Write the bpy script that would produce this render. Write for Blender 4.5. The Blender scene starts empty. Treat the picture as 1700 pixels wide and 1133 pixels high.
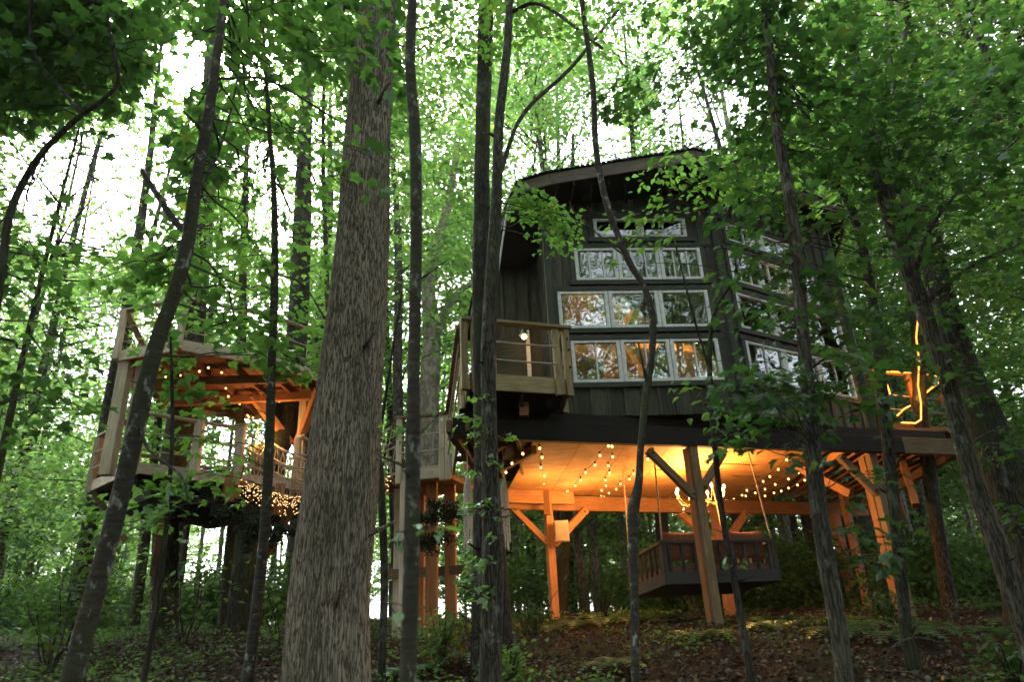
import bpy, math, random
import numpy as np
from mathutils import Vector, Matrix, noise as mnoise

rng = np.random.default_rng(11)
random.seed(11)
PI = math.pi

# ------------------------------------------------------------------ camera, sky, sun
scene = bpy.context.scene
EYE = np.array([0.0, 0.0, 1.5])
PITCH, ROLL, FPX = math.radians(22.2), math.radians(2.7), 1133.0
AF = np.array([0, math.cos(PITCH), math.sin(PITCH)])
_r = np.array([1.0, 0, 0]); _u = np.array([0, -math.sin(PITCH), math.cos(PITCH)])
AR = math.cos(ROLL) * _r - math.sin(ROLL) * _u
AU = math.sin(ROLL) * _r + math.cos(ROLL) * _u
cam_data = bpy.data.cameras.new('camera')
cam = bpy.data.objects.new('camera', cam_data)
scene.collection.objects.link(cam)
cam.matrix_world = Matrix(((AR[0], AU[0], -AF[0], EYE[0]), (AR[1], AU[1], -AF[1], EYE[1]), (AR[2], AU[2], -AF[2], EYE[2]), (0, 0, 0, 1)))
cam_data.sensor_width = 36.0
cam_data.lens = 36.0 * FPX / 1700.0
cam_data.clip_end = 900.0
cam_data.dof.use_dof = True
cam_data.dof.focus_distance = 8.0
cam_data.dof.aperture_fstop = 1.6
scene.camera = cam

SUN_ELEV, SUN_ROT = math.radians(46), math.radians(-28)   # sun behind the trees, to the left
world = bpy.data.worlds.new('World'); scene.world = world; world.use_nodes = True
wn = world.node_tree; wn.nodes.clear()
sky = wn.nodes.new('ShaderNodeTexSky'); sky.sky_type = 'NISHITA'; sky.sun_disc = False
sky.sun_elevation = SUN_ELEV; sky.sun_rotation = SUN_ROT; sky.dust_density = 3.0; sky.air_density = 1.0
hs = wn.nodes.new('ShaderNodeHueSaturation'); hs.inputs['Saturation'].default_value = 0.28
bg = wn.nodes.new('ShaderNodeBackground'); bg.inputs['Strength'].default_value = 0.15
wo = wn.nodes.new('ShaderNodeOutputWorld')
wn.links.new(sky.outputs[0], hs.inputs['Color']); wn.links.new(hs.outputs[0], bg.inputs[0]); wn.links.new(bg.outputs[0], wo.inputs[0])
sun_d = bpy.data.lights.new('sun', 'SUN'); sun_d.energy = 1.5; sun_d.angle = math.radians(12); sun_d.color = (1.0, 0.97, 0.9)
sun = bpy.data.objects.new('sun', sun_d); scene.collection.objects.link(sun)
sun_dir = Vector((math.sin(SUN_ROT) * math.cos(SUN_ELEV), math.cos(SUN_ROT) * math.cos(SUN_ELEV), math.sin(SUN_ELEV)))
sun.rotation_euler = sun_dir.to_track_quat('Z', 'Y').to_euler()
sun.location = (-10, 20, 40)
vs = scene.view_settings
vs.view_transform = 'Standard'; vs.look = 'None'; vs.gamma = 1.0; vs.use_curve_mapping = False
vs.exposure = 2.95
cy = scene.cycles
cy.max_bounces = 8; cy.diffuse_bounces = 4; cy.glossy_bounces = 3; cy.transmission_bounces = 5; cy.transparent_max_bounces = 12
cy.use_denoising = True; cy.sample_clamp_indirect = 6.0; cy.caustics_reflective = False; cy.caustics_refractive = False
cy.use_adaptive_sampling = True; cy.adaptive_threshold = 0.02

# ------------------------------------------------------------------ points in the place, read off the photograph
def ray(px, py): return AF + (px - 850) / FPX * AR - (py - 566.5) / FPX * AU
def at(px, py, y):
    v = ray(px, py); return EYE + v * (y / v[1])
def atz(px, py, z):
    v = ray(px, py); return EYE + v * ((z - 1.5) / v[2])
def project(P):
    q = np.asarray(P) - EYE
    dz = np.maximum(q @ AF, 0.05)
    return 850 + FPX * (q @ AR) / dz, 566.5 - FPX * (q @ AU) / dz, q @ AF
def V(p): return Vector((float(p[0]), float(p[1]), float(p[2])))

_gy = [-60, -8, 0, 4, 7, 11, 16, 22, 40, 400]
_gz = [-1.2, -0.4, 0.0, 0.45, 0.86, 1.27, 1.42, 1.55, 1.55, 1.55]
def ground_z(x, y):
    x = np.asarray(x, float); y = np.asarray(y, float)
    b = np.interp(y, _gy, _gz)
    b = b + np.clip((-x) * 0.012, -0.1, 0.22) * np.clip(y / 12, 0, 1)
    b = b + 0.05 * np.sin(x * 0.9 + 1.3 * np.sin(y * 0.5)) + 0.035 * np.sin(y * 1.4 + x * 0.35)
    return b
def gz(x, y): return float(ground_z(x, y))

# ------------------------------------------------------------------ materials
def mat(name):
    m = bpy.data.materials.new(name); m.use_nodes = True
    nt = m.node_tree; nt.nodes.clear()
    out = nt.nodes.new('ShaderNodeOutputMaterial')
    return m, nt, out
def N(nt, t, **kw):
    n = nt.nodes.new(t)
    for k, v in kw.items(): setattr(n, k, v)
    return n
def ramp(nt, stops):
    r = N(nt, 'ShaderNodeValToRGB'); e = r.color_ramp.elements
    while len(e) < len(stops): e.new(0.5)
    for i, (p, c) in enumerate(stops): e[i].position = p; e[i].color = (*c, 1)
    return r
def coords(nt, scale, rand=True):
    tc = N(nt, 'ShaderNodeTexCoord'); mp = N(nt, 'ShaderNodeMapping'); mp.inputs['Scale'].default_value = scale
    nt.links.new(tc.outputs['Object'], mp.inputs[0])
    if rand:
        oi = N(nt, 'ShaderNodeObjectInfo'); ml = N(nt, 'ShaderNodeMath', operation='MULTIPLY'); ml.inputs[1].default_value = 37.0
        nt.links.new(oi.outputs['Random'], ml.inputs[0]); nt.links.new(ml.outputs[0], mp.inputs['Location'])
    return mp

def wood(name, dark, light, rough=0.75, knots=True, bump=0.25, var=0.25):
    m, nt, out = mat(name)
    b = N(nt, 'ShaderNodeBsdfPrincipled'); b.inputs['Roughness'].default_value = rough; b.inputs['Specular IOR Level'].default_value = 0.25
    mp = coords(nt, (1.2, 14, 14))
    n1 = N(nt, 'ShaderNodeTexNoise'); n1.inputs['Scale'].default_value = 2.2; n1.inputs['Detail'].default_value = 6; n1.inputs['Distortion'].default_value = 1.2
    nt.links.new(mp.outputs[0], n1.inputs['Vector'])
    r = ramp(nt, [(0.3, dark), (0.52, tuple((a + c) / 2 for a, c in zip(dark, light))), (0.72, light)])
    nt.links.new(n1.outputs[0], r.inputs[0])
    col = r.outputs[0]
    if knots:
        mk = coords(nt, (1.6, 5, 5)); vo = N(nt, 'ShaderNodeTexVoronoi'); vo.inputs['Scale'].default_value = 1.6
        nt.links.new(mk.outputs[0], vo.inputs['Vector'])
        kr = ramp(nt, [(0.03, (0.25, 0.25, 0.25)), (0.11, (1, 1, 1))]); nt.links.new(vo.outputs['Distance'], kr.inputs[0])
        mx = N(nt, 'ShaderNodeMix', data_type='RGBA', blend_type='MULTIPLY'); mx.inputs[0].default_value = 0.8
        nt.links.new(col, mx.inputs[6]); nt.links.new(kr.outputs[0], mx.inputs[7]); col = mx.outputs[2]
    oi = N(nt, 'ShaderNodeObjectInfo'); mr = N(nt, 'ShaderNodeMapRange'); mr.inputs[3].default_value = 1 - var; mr.inputs[4].default_value = 1 + var * 0.6
    nt.links.new(oi.outputs['Random'], mr.inputs[0])
    h = N(nt, 'ShaderNodeHueSaturation'); nt.links.new(mr.outputs[0], h.inputs['Value']); nt.links.new(col, h.inputs['Color'])
    # weather blotches
    n3 = N(nt, 'ShaderNodeTexNoise'); n3.inputs['Scale'].default_value = 1.7; n3.inputs['Detail'].default_value = 4
    mp3 = coords(nt, (1, 1, 1)); nt.links.new(mp3.outputs[0], n3.inputs['Vector'])
    wr = ramp(nt, [(0.35, (0.72, 0.72, 0.72)), (0.65, (1, 1, 1))]); nt.links.new(n3.outputs[0], wr.inputs[0])
    m2 = N(nt, 'ShaderNodeMix', data_type='RGBA', blend_type='MULTIPLY'); m2.inputs[0].default_value = 0.8
    nt.links.new(h.outputs[0], m2.inputs[6]); nt.links.new(wr.outputs[0], m2.inputs[7])
    nt.links.new(m2.outputs[2], b.inputs['Base Color'])
    bp = N(nt, 'ShaderNodeBump'); bp.inputs['Strength'].default_value = bump; bp.inputs['Distance'].default_value = 0.01
    nt.links.new(n1.outputs[0], bp.inputs['Height']); nt.links.new(bp.outputs[0], b.inputs['Normal'])
    nt.links.new(b.outputs[0], out.inputs[0])
    return m

def plain(name, col, rough=0.6, metal=0.0, spec=0.4, noise=0.15, nscale=6):
    m, nt, out = mat(name)
    b = N(nt, 'ShaderNodeBsdfPrincipled'); b.inputs['Roughness'].default_value = rough; b.inputs['Metallic'].default_value = metal
    b.inputs['Specular IOR Level'].default_value = spec
    mp = coords(nt, (1, 1, 1)); n = N(nt, 'ShaderNodeTexNoise'); n.inputs['Scale'].default_value = nscale; n.inputs['Detail'].default_value = 5
    nt.links.new(mp.outputs[0], n.inputs['Vector'])
    r = ramp(nt, [(0.3, tuple(c * (1 - noise * 2) for c in col)), (0.7, tuple(min(1, c * (1 + noise)) for c in col))])
    nt.links.new(n.outputs[0], r.inputs[0]); nt.links.new(r.outputs[0], b.inputs['Base Color']); nt.links.new(b.outputs[0], out.inputs[0])
    return m

def emit(name, col, strength, sampling='NONE'):
    m, nt, out = mat(name)
    e = N(nt, 'ShaderNodeEmission'); e.inputs[0].default_value = (*col, 1); e.inputs[1].default_value = strength
    nt.links.new(e.outputs[0], out.inputs[0]); m.cycles.emission_sampling = sampling
    return m

def leaf_mat(name, c_lo, c_hi, trans_gain=2.2, tmix=0.5, gloss=0.06):
    m, nt, out = mat(name)
    ge = N(nt, 'ShaderNodeNewGeometry')
    r0 = ramp(nt, [(0.0, c_lo), (0.9, c_hi), (0.965, c_hi), (1.0, (c_hi[0] * 2.2, c_hi[1] * 1.35, c_hi[2] * 0.8))])
    tcn = N(nt, 'ShaderNodeTexCoord'); cn = N(nt, 'ShaderNodeTexNoise'); cn.inputs['Scale'].default_value = 0.9; cn.inputs['Detail'].default_value = 3; nt.links.new(tcn.outputs['Object'], cn.inputs['Vector'])
    cm = N(nt, 'ShaderNodeMapRange'); cm.inputs[1].default_value = 0.3; cm.inputs[2].default_value = 0.7; cm.inputs[3].default_value = 0.7; cm.inputs[4].default_value = 1.25; nt.links.new(cn.outputs[0], cm.inputs[0])
    hv = N(nt, 'ShaderNodeHueSaturation'); nt.links.new(cm.outputs[0], hv.inputs['Value']); nt.links.new(r0.outputs[0], hv.inputs['Color']); r = hv
    oi = N(nt, 'ShaderNodeObjectInfo'); ad = N(nt, 'ShaderNodeMath', operation='ADD'); fr = N(nt, 'ShaderNodeMath', operation='FRACT')
    nt.links.new(ge.outputs['Random Per Island'], ad.inputs[0]); nt.links.new(oi.outputs['Random'], ad.inputs[1]); nt.links.new(ad.outputs[0], fr.inputs[0])
    nt.links.new(fr.outputs[0], r0.inputs[0])
    d = N(nt, 'ShaderNodeBsdfDiffuse'); t = N(nt, 'ShaderNodeBsdfTranslucent'); g = N(nt, 'ShaderNodeBsdfGlossy'); g.inputs['Roughness'].default_value = 0.42
    g.inputs['Color'].default_value = (0.7, 0.85, 0.75, 1)
    nt.links.new(r.outputs[0], d.inputs[0])
    tg = N(nt, 'ShaderNodeMix', data_type='RGBA', blend_type='MULTIPLY'); tg.inputs[0].default_value = 1.0
    tg.inputs[7].default_value = (trans_gain * 1.0, trans_gain * 1.08, trans_gain * 0.7, 1)
    nt.links.new(r.outputs[0], tg.inputs[6]); nt.links.new(tg.outputs[2], t.inputs[0])
    m1 = N(nt, 'ShaderNodeMixShader'); m1.inputs[0].default_value = tmix; nt.links.new(d.outputs[0], m1.inputs[1]); nt.links.new(t.outputs[0], m1.inputs[2])
    m2 = N(nt, 'ShaderNodeMixShader'); m2.inputs[0].default_value = gloss; nt.links.new(m1.outputs[0], m2.inputs[1]); nt.links.new(g.outputs[0], m2.inputs[2])
    nt.links.new(m2.outputs[0], out.inputs[0])
    return m

def bark(name, dark, light, lichen=(0.3, 0.33, 0.28), furrow=26.0, stretch=0.16, bump=0.9, lich=0.35, moss=0.3, bands=False, dist=0.02, lscale=3.4):
    m, nt, out = mat(name)
    b = N(nt, 'ShaderNodeBsdfPrincipled'); b.inputs['Roughness'].default_value = 0.9; b.inputs['Specular IOR Level'].default_value = 0.15
    mp = coords(nt, (1, 1, 1) if bands else (1, 1, stretch))
    if bands: mp.inputs['Scale'].default_value = (0.5, 0.5, 2.6)
    w = N(nt, 'ShaderNodeTexNoise'); w.inputs['Scale'].default_value = 5; nt.links.new(mp.outputs[0], w.inputs['Vector'])
    mixv = N(nt, 'ShaderNodeMix', data_type='RGBA'); mixv.inputs[0].default_value = 0.06
    nt.links.new(mp.outputs[0], mixv.inputs[6]); nt.links.new(w.outputs['Color'], mixv.inputs[7])
    rn = N(nt, 'ShaderNodeTexNoise'); rn.inputs['Scale'].default_value = furrow * 0.55; rn.inputs['Detail'].default_value = 2.5; rn.inputs['Distortion'].default_value = 0.35
    nt.links.new(mixv.outputs[2], rn.inputs['Vector'])
    sb = N(nt, 'ShaderNodeMath', operation='SUBTRACT'); sb.inputs[1].default_value = 0.5; nt.links.new(rn.outputs[0], sb.inputs[0])
    vo = N(nt, 'ShaderNodeMath', operation='ABSOLUTE'); nt.links.new(sb.outputs[0], vo.inputs[0])
    n = N(nt, 'ShaderNodeTexNoise'); n.inputs['Scale'].default_value = furrow * 1.4; n.inputs['Detail'].default_value = 7; n.inputs['Roughness'].default_value = 0.65
    nt.links.new(mixv.outputs[2], n.inputs['Vector'])
    vr = ramp(nt, [(0.0, (0, 0, 0)), (0.11, (1, 1, 1))]); nt.links.new(vo.outputs[0], vr.inputs[0])
    ml = N(nt, 'ShaderNodeMath', operation='MULTIPLY'); nt.links.new(vr.outputs[0], ml.inputs[0]); nt.links.new(n.outputs[0], ml.inputs[1])
    if bands: ml.inputs[0].default_value = 1; nt.links.new(n.outputs[0], ml.inputs[0])
    cr = ramp(nt, [(0.05, dark), (0.58, light)]); nt.links.new(ml.outputs[0], cr.inputs[0])
    # lichen and moss patches
    m2p = coords(nt, (1, 1, 0.6)); n2 = N(nt, 'ShaderNodeTexNoise'); n2.inputs['Scale'].default_value = lscale; n2.inputs['Detail'].default_value = 8; n2.inputs['Roughness'].default_value = 0.7
    nt.links.new(m2p.outputs[0], n2.inputs['Vector'])
    lr = ramp(nt, [(0.56, (0, 0, 0)), (0.66, (lich, lich, lich))]); nt.links.new(n2.outputs[0], lr.inputs[0])
    mx = N(nt, 'ShaderNodeMix', data_type='RGBA'); nt.links.new(lr.outputs[0], mx.inputs[0]); nt.links.new(cr.outputs[0], mx.inputs[6]); mx.inputs[7].default_value = (*lichen, 1)
    n3 = N(nt, 'ShaderNodeTexNoise'); n3.inputs['Scale'].default_value = 1.3; n3.inputs['Detail'].default_value = 6
    m3p = coords(nt, (1.3, 1.3, 0.45)); nt.links.new(m3p.outputs[0], n3.inputs['Vector'])
    mr = ramp(nt, [(0.45, (0, 0, 0)), (0.65, (moss, moss, moss))]); nt.links.new(n3.outputs[0], mr.inputs[0])
    mz = N(nt, 'ShaderNodeMix', data_type='RGBA'); nt.links.new(mr.outputs[0], mz.inputs[0]); nt.links.new(mx.outputs[2], mz.inputs[6]); mz.inputs[7].default_value = (0.045, 0.06, 0.02, 1)
    nt.links.new(mz.outputs[2], b.inputs['Base Color'])
    bp = N(nt, 'ShaderNodeBump'); bp.inputs['Strength'].default_value = bump; bp.inputs['Distance'].default_value = dist
    nt.links.new(ml.outputs[0], bp.inputs['Height']); nt.links.new(bp.outputs[0], b.inputs['Normal'])
    nt.links.new(b.outputs[0], out.inputs[0])
    return m

M = {}
M['timber'] = wood('weathered_timber', (0.13, 0.085, 0.042), (0.27, 0.185, 0.095))
M['timber_fresh'] = wood('yellowed_balcony_timber', (0.22, 0.165, 0.075), (0.42, 0.335, 0.175))
M['timber_pale'] = wood('pale_rail_timber', (0.40, 0.32, 0.23), (0.64, 0.54, 0.41))
M['cedar'] = wood('cedar_post', (0.25, 0.105, 0.04), (0.42, 0.20, 0.08), bump=0.2)
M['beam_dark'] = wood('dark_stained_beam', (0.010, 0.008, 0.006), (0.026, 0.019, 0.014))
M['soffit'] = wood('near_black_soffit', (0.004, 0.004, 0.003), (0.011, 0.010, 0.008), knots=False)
M['cedar_dark'] = wood('red_brown_deck_underside', (0.12, 0.045, 0.018), (0.25, 0.10, 0.04))
M['beam_under'] = wood('aged_joist_timber', (0.11, 0.065, 0.03), (0.22, 0.13, 0.06))
M['plywood'] = wood('plywood_ceiling', (0.26, 0.11, 0.035), (0.66, 0.36, 0.14), knots=False, var=0.1)
M['siding'] = wood('olive_stained_siding', (0.038, 0.040, 0.026), (0.10, 0.10, 0.068), rough=0.8, knots=False, var=0.42)
M['siding_trim'] = wood('olive_stained_trim', (0.034, 0.038, 0.028), (0.072, 0.076, 0.056), rough=0.7, knots=False, var=0.15)
M['fascia'] = wood('grey_brown_fascia', (0.075, 0.06, 0.042), (0.14, 0.115, 0.085), knots=False)
M['white_frame'] = plain('weathered_white_paint', (0.64, 0.66, 0.63), 0.6, noise=0.12, nscale=14)
M['inner_wood'] = wood('interior_pine', (0.34, 0.17, 0.07), (0.58, 0.33, 0.15), knots=True)
M['roof_metal'] = plain('dark_roof_metal', (0.02, 0.023, 0.022), 0.45, metal=0.3)
M['black_metal'] = plain('black_metal', (0.015, 0.015, 0.015), 0.5, metal=0.5)
M['rope'] = plain('manila_rope', (0.42, 0.34, 0.24), 0.9, nscale=60, noise=0.3)
M['wire'] = plain('black_wire', (0.02, 0.018, 0.015), 0.7)
M['yarn'] = plain('cream_yarn', (0.6, 0.55, 0.48), 0.95, noise=0.2, nscale=40)
M['cushion'] = plain('rust_cushion_fabric', (0.17, 0.075, 0.045), 0.95, nscale=30, noise=0.2)
M['mattress'] = plain('brown_mattress_fabric', (0.16, 0.08, 0.06), 0.95)
M['bed_paint'] = wood('charcoal_bed_paint', (0.03, 0.032, 0.03), (0.06, 0.062, 0.055), knots=False)
M['box_metal'] = plain('grey_junction_box', (0.22, 0.17, 0.13), 0.6, noise=0.08)
M['curtain'] = plain('pale_curtain', (0.55, 0.6, 0.55), 0.95, nscale=8)
M['yellow'] = plain('mustard_upholstery', (0.65, 0.33, 0.04), 0.9)
M['bulb'] = emit('warm_bulb_glow', (1.0, 0.62, 0.20), 0.42)
M['bulb_hot'] = emit('chandelier_bulb_glow', (1.0, 0.7, 0.28), 1.6)
M['fairy'] = emit('fairy_bulb_glow', (1.0, 0.55, 0.20), 0.5)
M['ropelight'] = emit('orange_rope_light_glow', (1.0, 0.36, 0.05), 0.35)
M['crystal'] = plain('gilt_chandelier_metal', (0.5, 0.36, 0.16), 0.3, metal=0.8)
M['lampshade'] = plain('green_enamel_shade', (0.1, 0.12, 0.1), 0.35, metal=0.3)

M['leaf_far'] = leaf_mat('far_canopy_leaf', (0.052, 0.100, 0.032), (0.093, 0.158, 0.048), 2.9, 0.6, 0.04)
M['leaf_maple'] = leaf_mat('maple_leaf', (0.035, 0.085, 0.02), (0.065, 0.14, 0.03), 2.3, 0.5, 0.06)
M['leaf_dark'] = leaf_mat('shade_leaf', (0.020, 0.054, 0.014), (0.042, 0.094, 0.022), 2.0, 0.42, 0.045)
M['leaf_beech'] = leaf_mat('beech_leaf', (0.05, 0.11, 0.02), (0.085, 0.17, 0.035), 2.4, 0.5, 0.06)
M['leaf_shrub'] = leaf_mat('understory_leaf', (0.033, 0.072, 0.018), (0.07, 0.125, 0.028), 2.2, 0.45, 0.03)
M['leaf_fern'] = leaf_mat('fern_leaf', (0.02, 0.055, 0.018), (0.04, 0.09, 0.025), 1.8, 0.4, 0.08)
M['cedar_sprig'] = leaf_mat('dark_cedar_needle', (0.012, 0.02, 0.010), (0.022, 0.035, 0.016), 1.2, 0.2, 0.03)
M['litter'] = leaf_mat('dead_leaf', (0.013, 0.006, 0.004), (0.055, 0.028, 0.016), 1.0, 0.15, 0.06)

M['bark_big'] = bark('furrowed_grey_bark', (0.065, 0.052, 0.037), (0.46, 0.395, 0.30), furrow=118, stretch=0.105, bump=1.0, lich=0.35, moss=0.75, dist=0.03, lscale=8)
M['bark_dark'] = bark('dark_bark', (0.010, 0.008, 0.006), (0.05, 0.045, 0.035), furrow=60, stretch=0.14, bump=0.8, lich=0.3, moss=0.5)
M['bark_grey'] = bark('grey_bark', (0.02, 0.017, 0.013), (0.105, 0.095, 0.076), lscale=9, furrow=78, stretch=0.13, bump=0.8, lich=0.5, moss=0.35)
M['bark_smooth'] = bark('smooth_ringed_bark', (0.016, 0.014, 0.011), (0.075, 0.068, 0.054), furrow=16, stretch=1, bump=0.5, lich=0.75, moss=0.4, bands=True, lichen=(0.33, 0.36, 0.31), lscale=15)
M['bark_pale'] = bark('pale_grey_bark', (0.06, 0.055, 0.047), (0.27, 0.255, 0.22), furrow=50, stretch=0.15, bump=0.6, lich=0.4, moss=0.25)
M['bark_pink'] = bark('pale_sycamore_bark', (0.2, 0.16, 0.13), (0.4, 0.34, 0.28), furrow=10, stretch=0.5, bump=0.3, lich=0.3, moss=0.1)

def ground_material():
    m, nt, out = mat('forest_floor')
    b = N(nt, 'ShaderNodeBsdfPrincipled'); b.inputs['Roughness'].default_value = 0.95; b.inputs['Specular IOR Level'].default_value = 0.1
    mp = coords(nt, (1, 1, 1), False)
    n = N(nt, 'ShaderNodeTexNoise'); n.inputs['Scale'].default_value = 14; n.inputs['Detail'].default_value = 8; n.inputs['Roughness'].default_value = 0.7
    nt.links.new(mp.outputs[0], n.inputs['Vector'])
    r = ramp(nt, [(0.35, (0.008, 0.005, 0.003)), (0.52, (0.022, 0.012, 0.008)), (0.68, (0.055, 0.032, 0.019))]); nt.links.new(n.outputs[0], r.inputs[0])
    n2 = N(nt, 'ShaderNodeTexNoise'); n2.inputs['Scale'].default_value = 0.5; n2.inputs['Detail'].default_value = 5; nt.links.new(mp.outputs[0], n2.inputs['Vector'])
    r2 = ramp(nt, [(0.5, (0, 0, 0)), (0.62, (0.6, 0.6, 0.6))]); nt.links.new(n2.outputs[0], r2.inputs[0])
    mx = N(nt, 'ShaderNodeMix', data_type='RGBA'); nt.links.new(r2.outputs[0], mx.inputs[0]); nt.links.new(r.outputs[0], mx.inputs[6]); mx.inputs[7].default_value = (0.02, 0.035, 0.012, 1)
    nt.links.new(mx.outputs[2], b.inputs['Base Color'])
    bp = N(nt, 'ShaderNodeBump'); bp.inputs['Strength'].default_value = 1.0; bp.inputs['Distance'].default_value = 0.05
    nt.links.new(n.outputs[0], bp.inputs['Height']); nt.links.new(bp.outputs[0], b.inputs['Normal']); nt.links.new(b.outputs[0], out.inputs[0])
    return m
M['ground'] = ground_material()

def glass_material():
    m, nt, out = mat('window_glass')
    f = N(nt, 'ShaderNodeFresnel'); f.inputs['IOR'].default_value = 2.1
    g = N(nt, 'ShaderNodeBsdfGlossy'); g.inputs['Roughness'].default_value = 0.015; g.inputs['Color'].default_value = (0.95, 1, 0.98, 1)
    t = N(nt, 'ShaderNodeBsdfTransparent'); t.inputs[0].default_value = (0.82, 0.86, 0.84, 1)
    mp = coords(nt, (1, 1, 1)); n = N(nt, 'ShaderNodeTexNoise'); n.inputs['Scale'].default_value = 2.2; nt.links.new(mp.outputs[0], n.inputs['Vector'])
    bp = N(nt, 'ShaderNodeBump'); bp.inputs['Strength'].default_value = 0.08; bp.inputs['Distance'].default_value = 0.03
    nt.links.new(n.outputs[0], bp.inputs['Height']); nt.links.new(bp.outputs[0], g.inputs['Normal'])
    mx = N(nt, 'ShaderNodeMixShader'); nt.links.new(f.outputs[0], mx.inputs[0]); nt.links.new(t.outputs[0], mx.inputs[1]); nt.links.new(g.outputs[0], mx.inputs[2])
    nt.links.new(mx.outputs[0], out.inputs[0]); return m
M['glass'] = glass_material()

# ------------------------------------------------------------------ object helpers
COL = scene.collection
WM = {}                                     # world matrices, kept by hand
def link(name, data, parent=None, mtx=None):
    o = bpy.data.objects.new(name, data); COL.objects.link(o)
    mtx = mtx if mtx is not None else Matrix()
    o.matrix_basis = mtx; WM[o.name] = mtx
    if parent is not None:
        o.parent = parent; o.matrix_parent_inverse = WM[parent.name].inverted()
    return o
def tag(o, label=None, cat=None, group=None, kind=None):
    if label: o['label'] = label
    if cat: o['category'] = cat
    if group: o['group'] = group
    if kind: o['kind'] = kind
    return o
def thing(name, loc, label, cat, group=None):
    o = link(name, None, None, Matrix.Translation(V(loc))); o.empty_display_size = 0.2
    return tag(o, label, cat, group)

class MB:
    def __init__(s): s.v = []; s.f = []
    def box(s, lo, hi, mtx=None):
        k = len(s.v)
        for z in (lo[2], hi[2]):
            for x, y in ((lo[0], lo[1]), (hi[0], lo[1]), (hi[0], hi[1]), (lo[0], hi[1])):
                p = Vector((x, y, z)); s.v.append(tuple(mtx @ p) if mtx else tuple(p))
        s.f += [(k, k+3, k+2, k+1), (k+4, k+5, k+6, k+7), (k, k+1, k+5, k+4), (k+1, k+2, k+6, k+5), (k+2, k+3, k+7, k+6), (k+3, k, k+4, k+7)]
    def prism(s, poly, z0, z1):
        k = len(s.v); n = len(poly)
        for p in poly: s.v.append((p[0], p[1], z0 if not callable(z0) else z0(p)))
        for p in poly: s.v.append((p[0], p[1], z1 if not callable(z1) else z1(p)))
        s.f.append(tuple(range(k + n - 1, k - 1, -1))); s.f.append(tuple(range(k + n, k + 2 * n)))
        for i in range(n): j = (i + 1) % n; s.f.append((k + i, k + j, k + n + j, k + n + i))
    def tube(s, pts, rad, n=8, cap=True):
        pts = [Vector(tuple(map(float, p))) for p in pts]
        if not hasattr(rad, '__len__'): rad = [rad] * len(pts)
        k0 = len(s.v); ref = None
        for i, p in enumerate(pts):
            t = (pts[min(i + 1, len(pts) - 1)] - pts[max(i - 1, 0)]).normalized()
            if ref is None: ref = Vector((1, 0, 0)) if abs(t.x) < 0.8 else Vector((0, 1, 0))
            a = (ref - t * ref.dot(t)).normalized(); b = t.cross(a); ref = a
            for j in range(n):
                th = 2 * PI * j / n; s.v.append(tuple(p + (a * math.cos(th) + b * math.sin(th)) * rad[i]))
        for i in range(len(pts) - 1):
            for j in range(n):
                a0 = k0 + i * n + j; a1 = k0 + i * n + (j + 1) % n
                s.f.append((a0, a1, a1 + n, a0 + n))
        if cap:
            s.f.append(tuple(range(k0 + n - 1, k0 - 1, -1))); e = k0 + (len(pts) - 1) * n; s.f.append(tuple(range(e, e + n)))
    def ball(s, c, r, n=8, m=5, sq=1.0):
        k = len(s.v)
        for i in range(m + 1):
            ph = PI * i / m
            for j in range(n):
                th = 2 * PI * j / n; s.v.append((c[0] + r * math.sin(ph) * math.cos(th), c[1] + r * math.sin(ph) * math.sin(th), c[2] + r * sq * math.cos(ph)))
        for i in range(m):
            for j in range(n):
                a = k + i * n + j; b = k + i * n + (j + 1) % n; s.f.append((a, a + n, b + n, b))
    def mesh(s, name, m=None, smooth=False):
        me = bpy.data.meshes.new(name); me.from_pydata(s.v, [], s.f)
        if m: me.materials.append(m)
        if smooth: me.polygons.foreach_set('use_smooth', [True] * len(me.polygons))
        me.update(); return me
    def build(s, name, m, parent=None, smooth=False, **kw):
        return tag(link(name, s.mesh(name, m, smooth), parent), **kw)

_beams = {}
def beam_mesh(L, w, h, m):
    key = (round(L, 3), round(w, 3), round(h, 3), m.name)
    if key in _beams: return _beams[key]
    c = min(w, h) * 0.06; b = MB()
    ring = [(-w/2 + c, -h/2), (w/2 - c, -h/2), (w/2, -h/2 + c), (w/2, h/2 - c), (w/2 - c, h/2), (-w/2 + c, h/2), (-w/2, h/2 - c), (-w/2, -h/2 + c)]
    for x in (0, L):
        for (y, z) in ring: b.v.append((x, y, z))
    for i in range(8): j = (i + 1) % 8; b.f.append((i, j, 8 + j, 8 + i))
    b.f.append(tuple(range(7, -1, -1))); b.f.append(tuple(range(8, 16)))
    _beams[key] = b.mesh('timber', m); return _beams[key]
def beam(name, a, b, w, h, m, parent=None, up=(0, 0, 1), **kw):
    """a straight squared timber from a to b: w across, h along up; grain runs along it"""
    a = V(a); b = V(b); x = (b - a); L = x.length; x.normalize(); u = Vector(up)
    if abs(x.dot(u.normalized())) > 0.98: u = Vector((0.3, 0.95, 0)) if up == (0, 0, 1) else Vector((1, 0, 0))
    y = u.cross(x).normalized(); z = x.cross(y)
    mt = Matrix(((x.x, y.x, z.x, a.x), (x.y, y.y, z.y, a.y), (x.z, y.z, z.z, a.z), (0, 0, 0, 1)))
    return tag(link(name, beam_mesh(L, w, h, m), parent, mt), **kw)
def post(name, x, y, z0, z1, w, m, parent=None, ang=0.0, d=None, **kw):
    return beam(name, (x, y, z0), (x, y, z1), w, d or w, m, parent, up=(-math.sin(ang), math.cos(ang), 0.0001), **kw)
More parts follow.
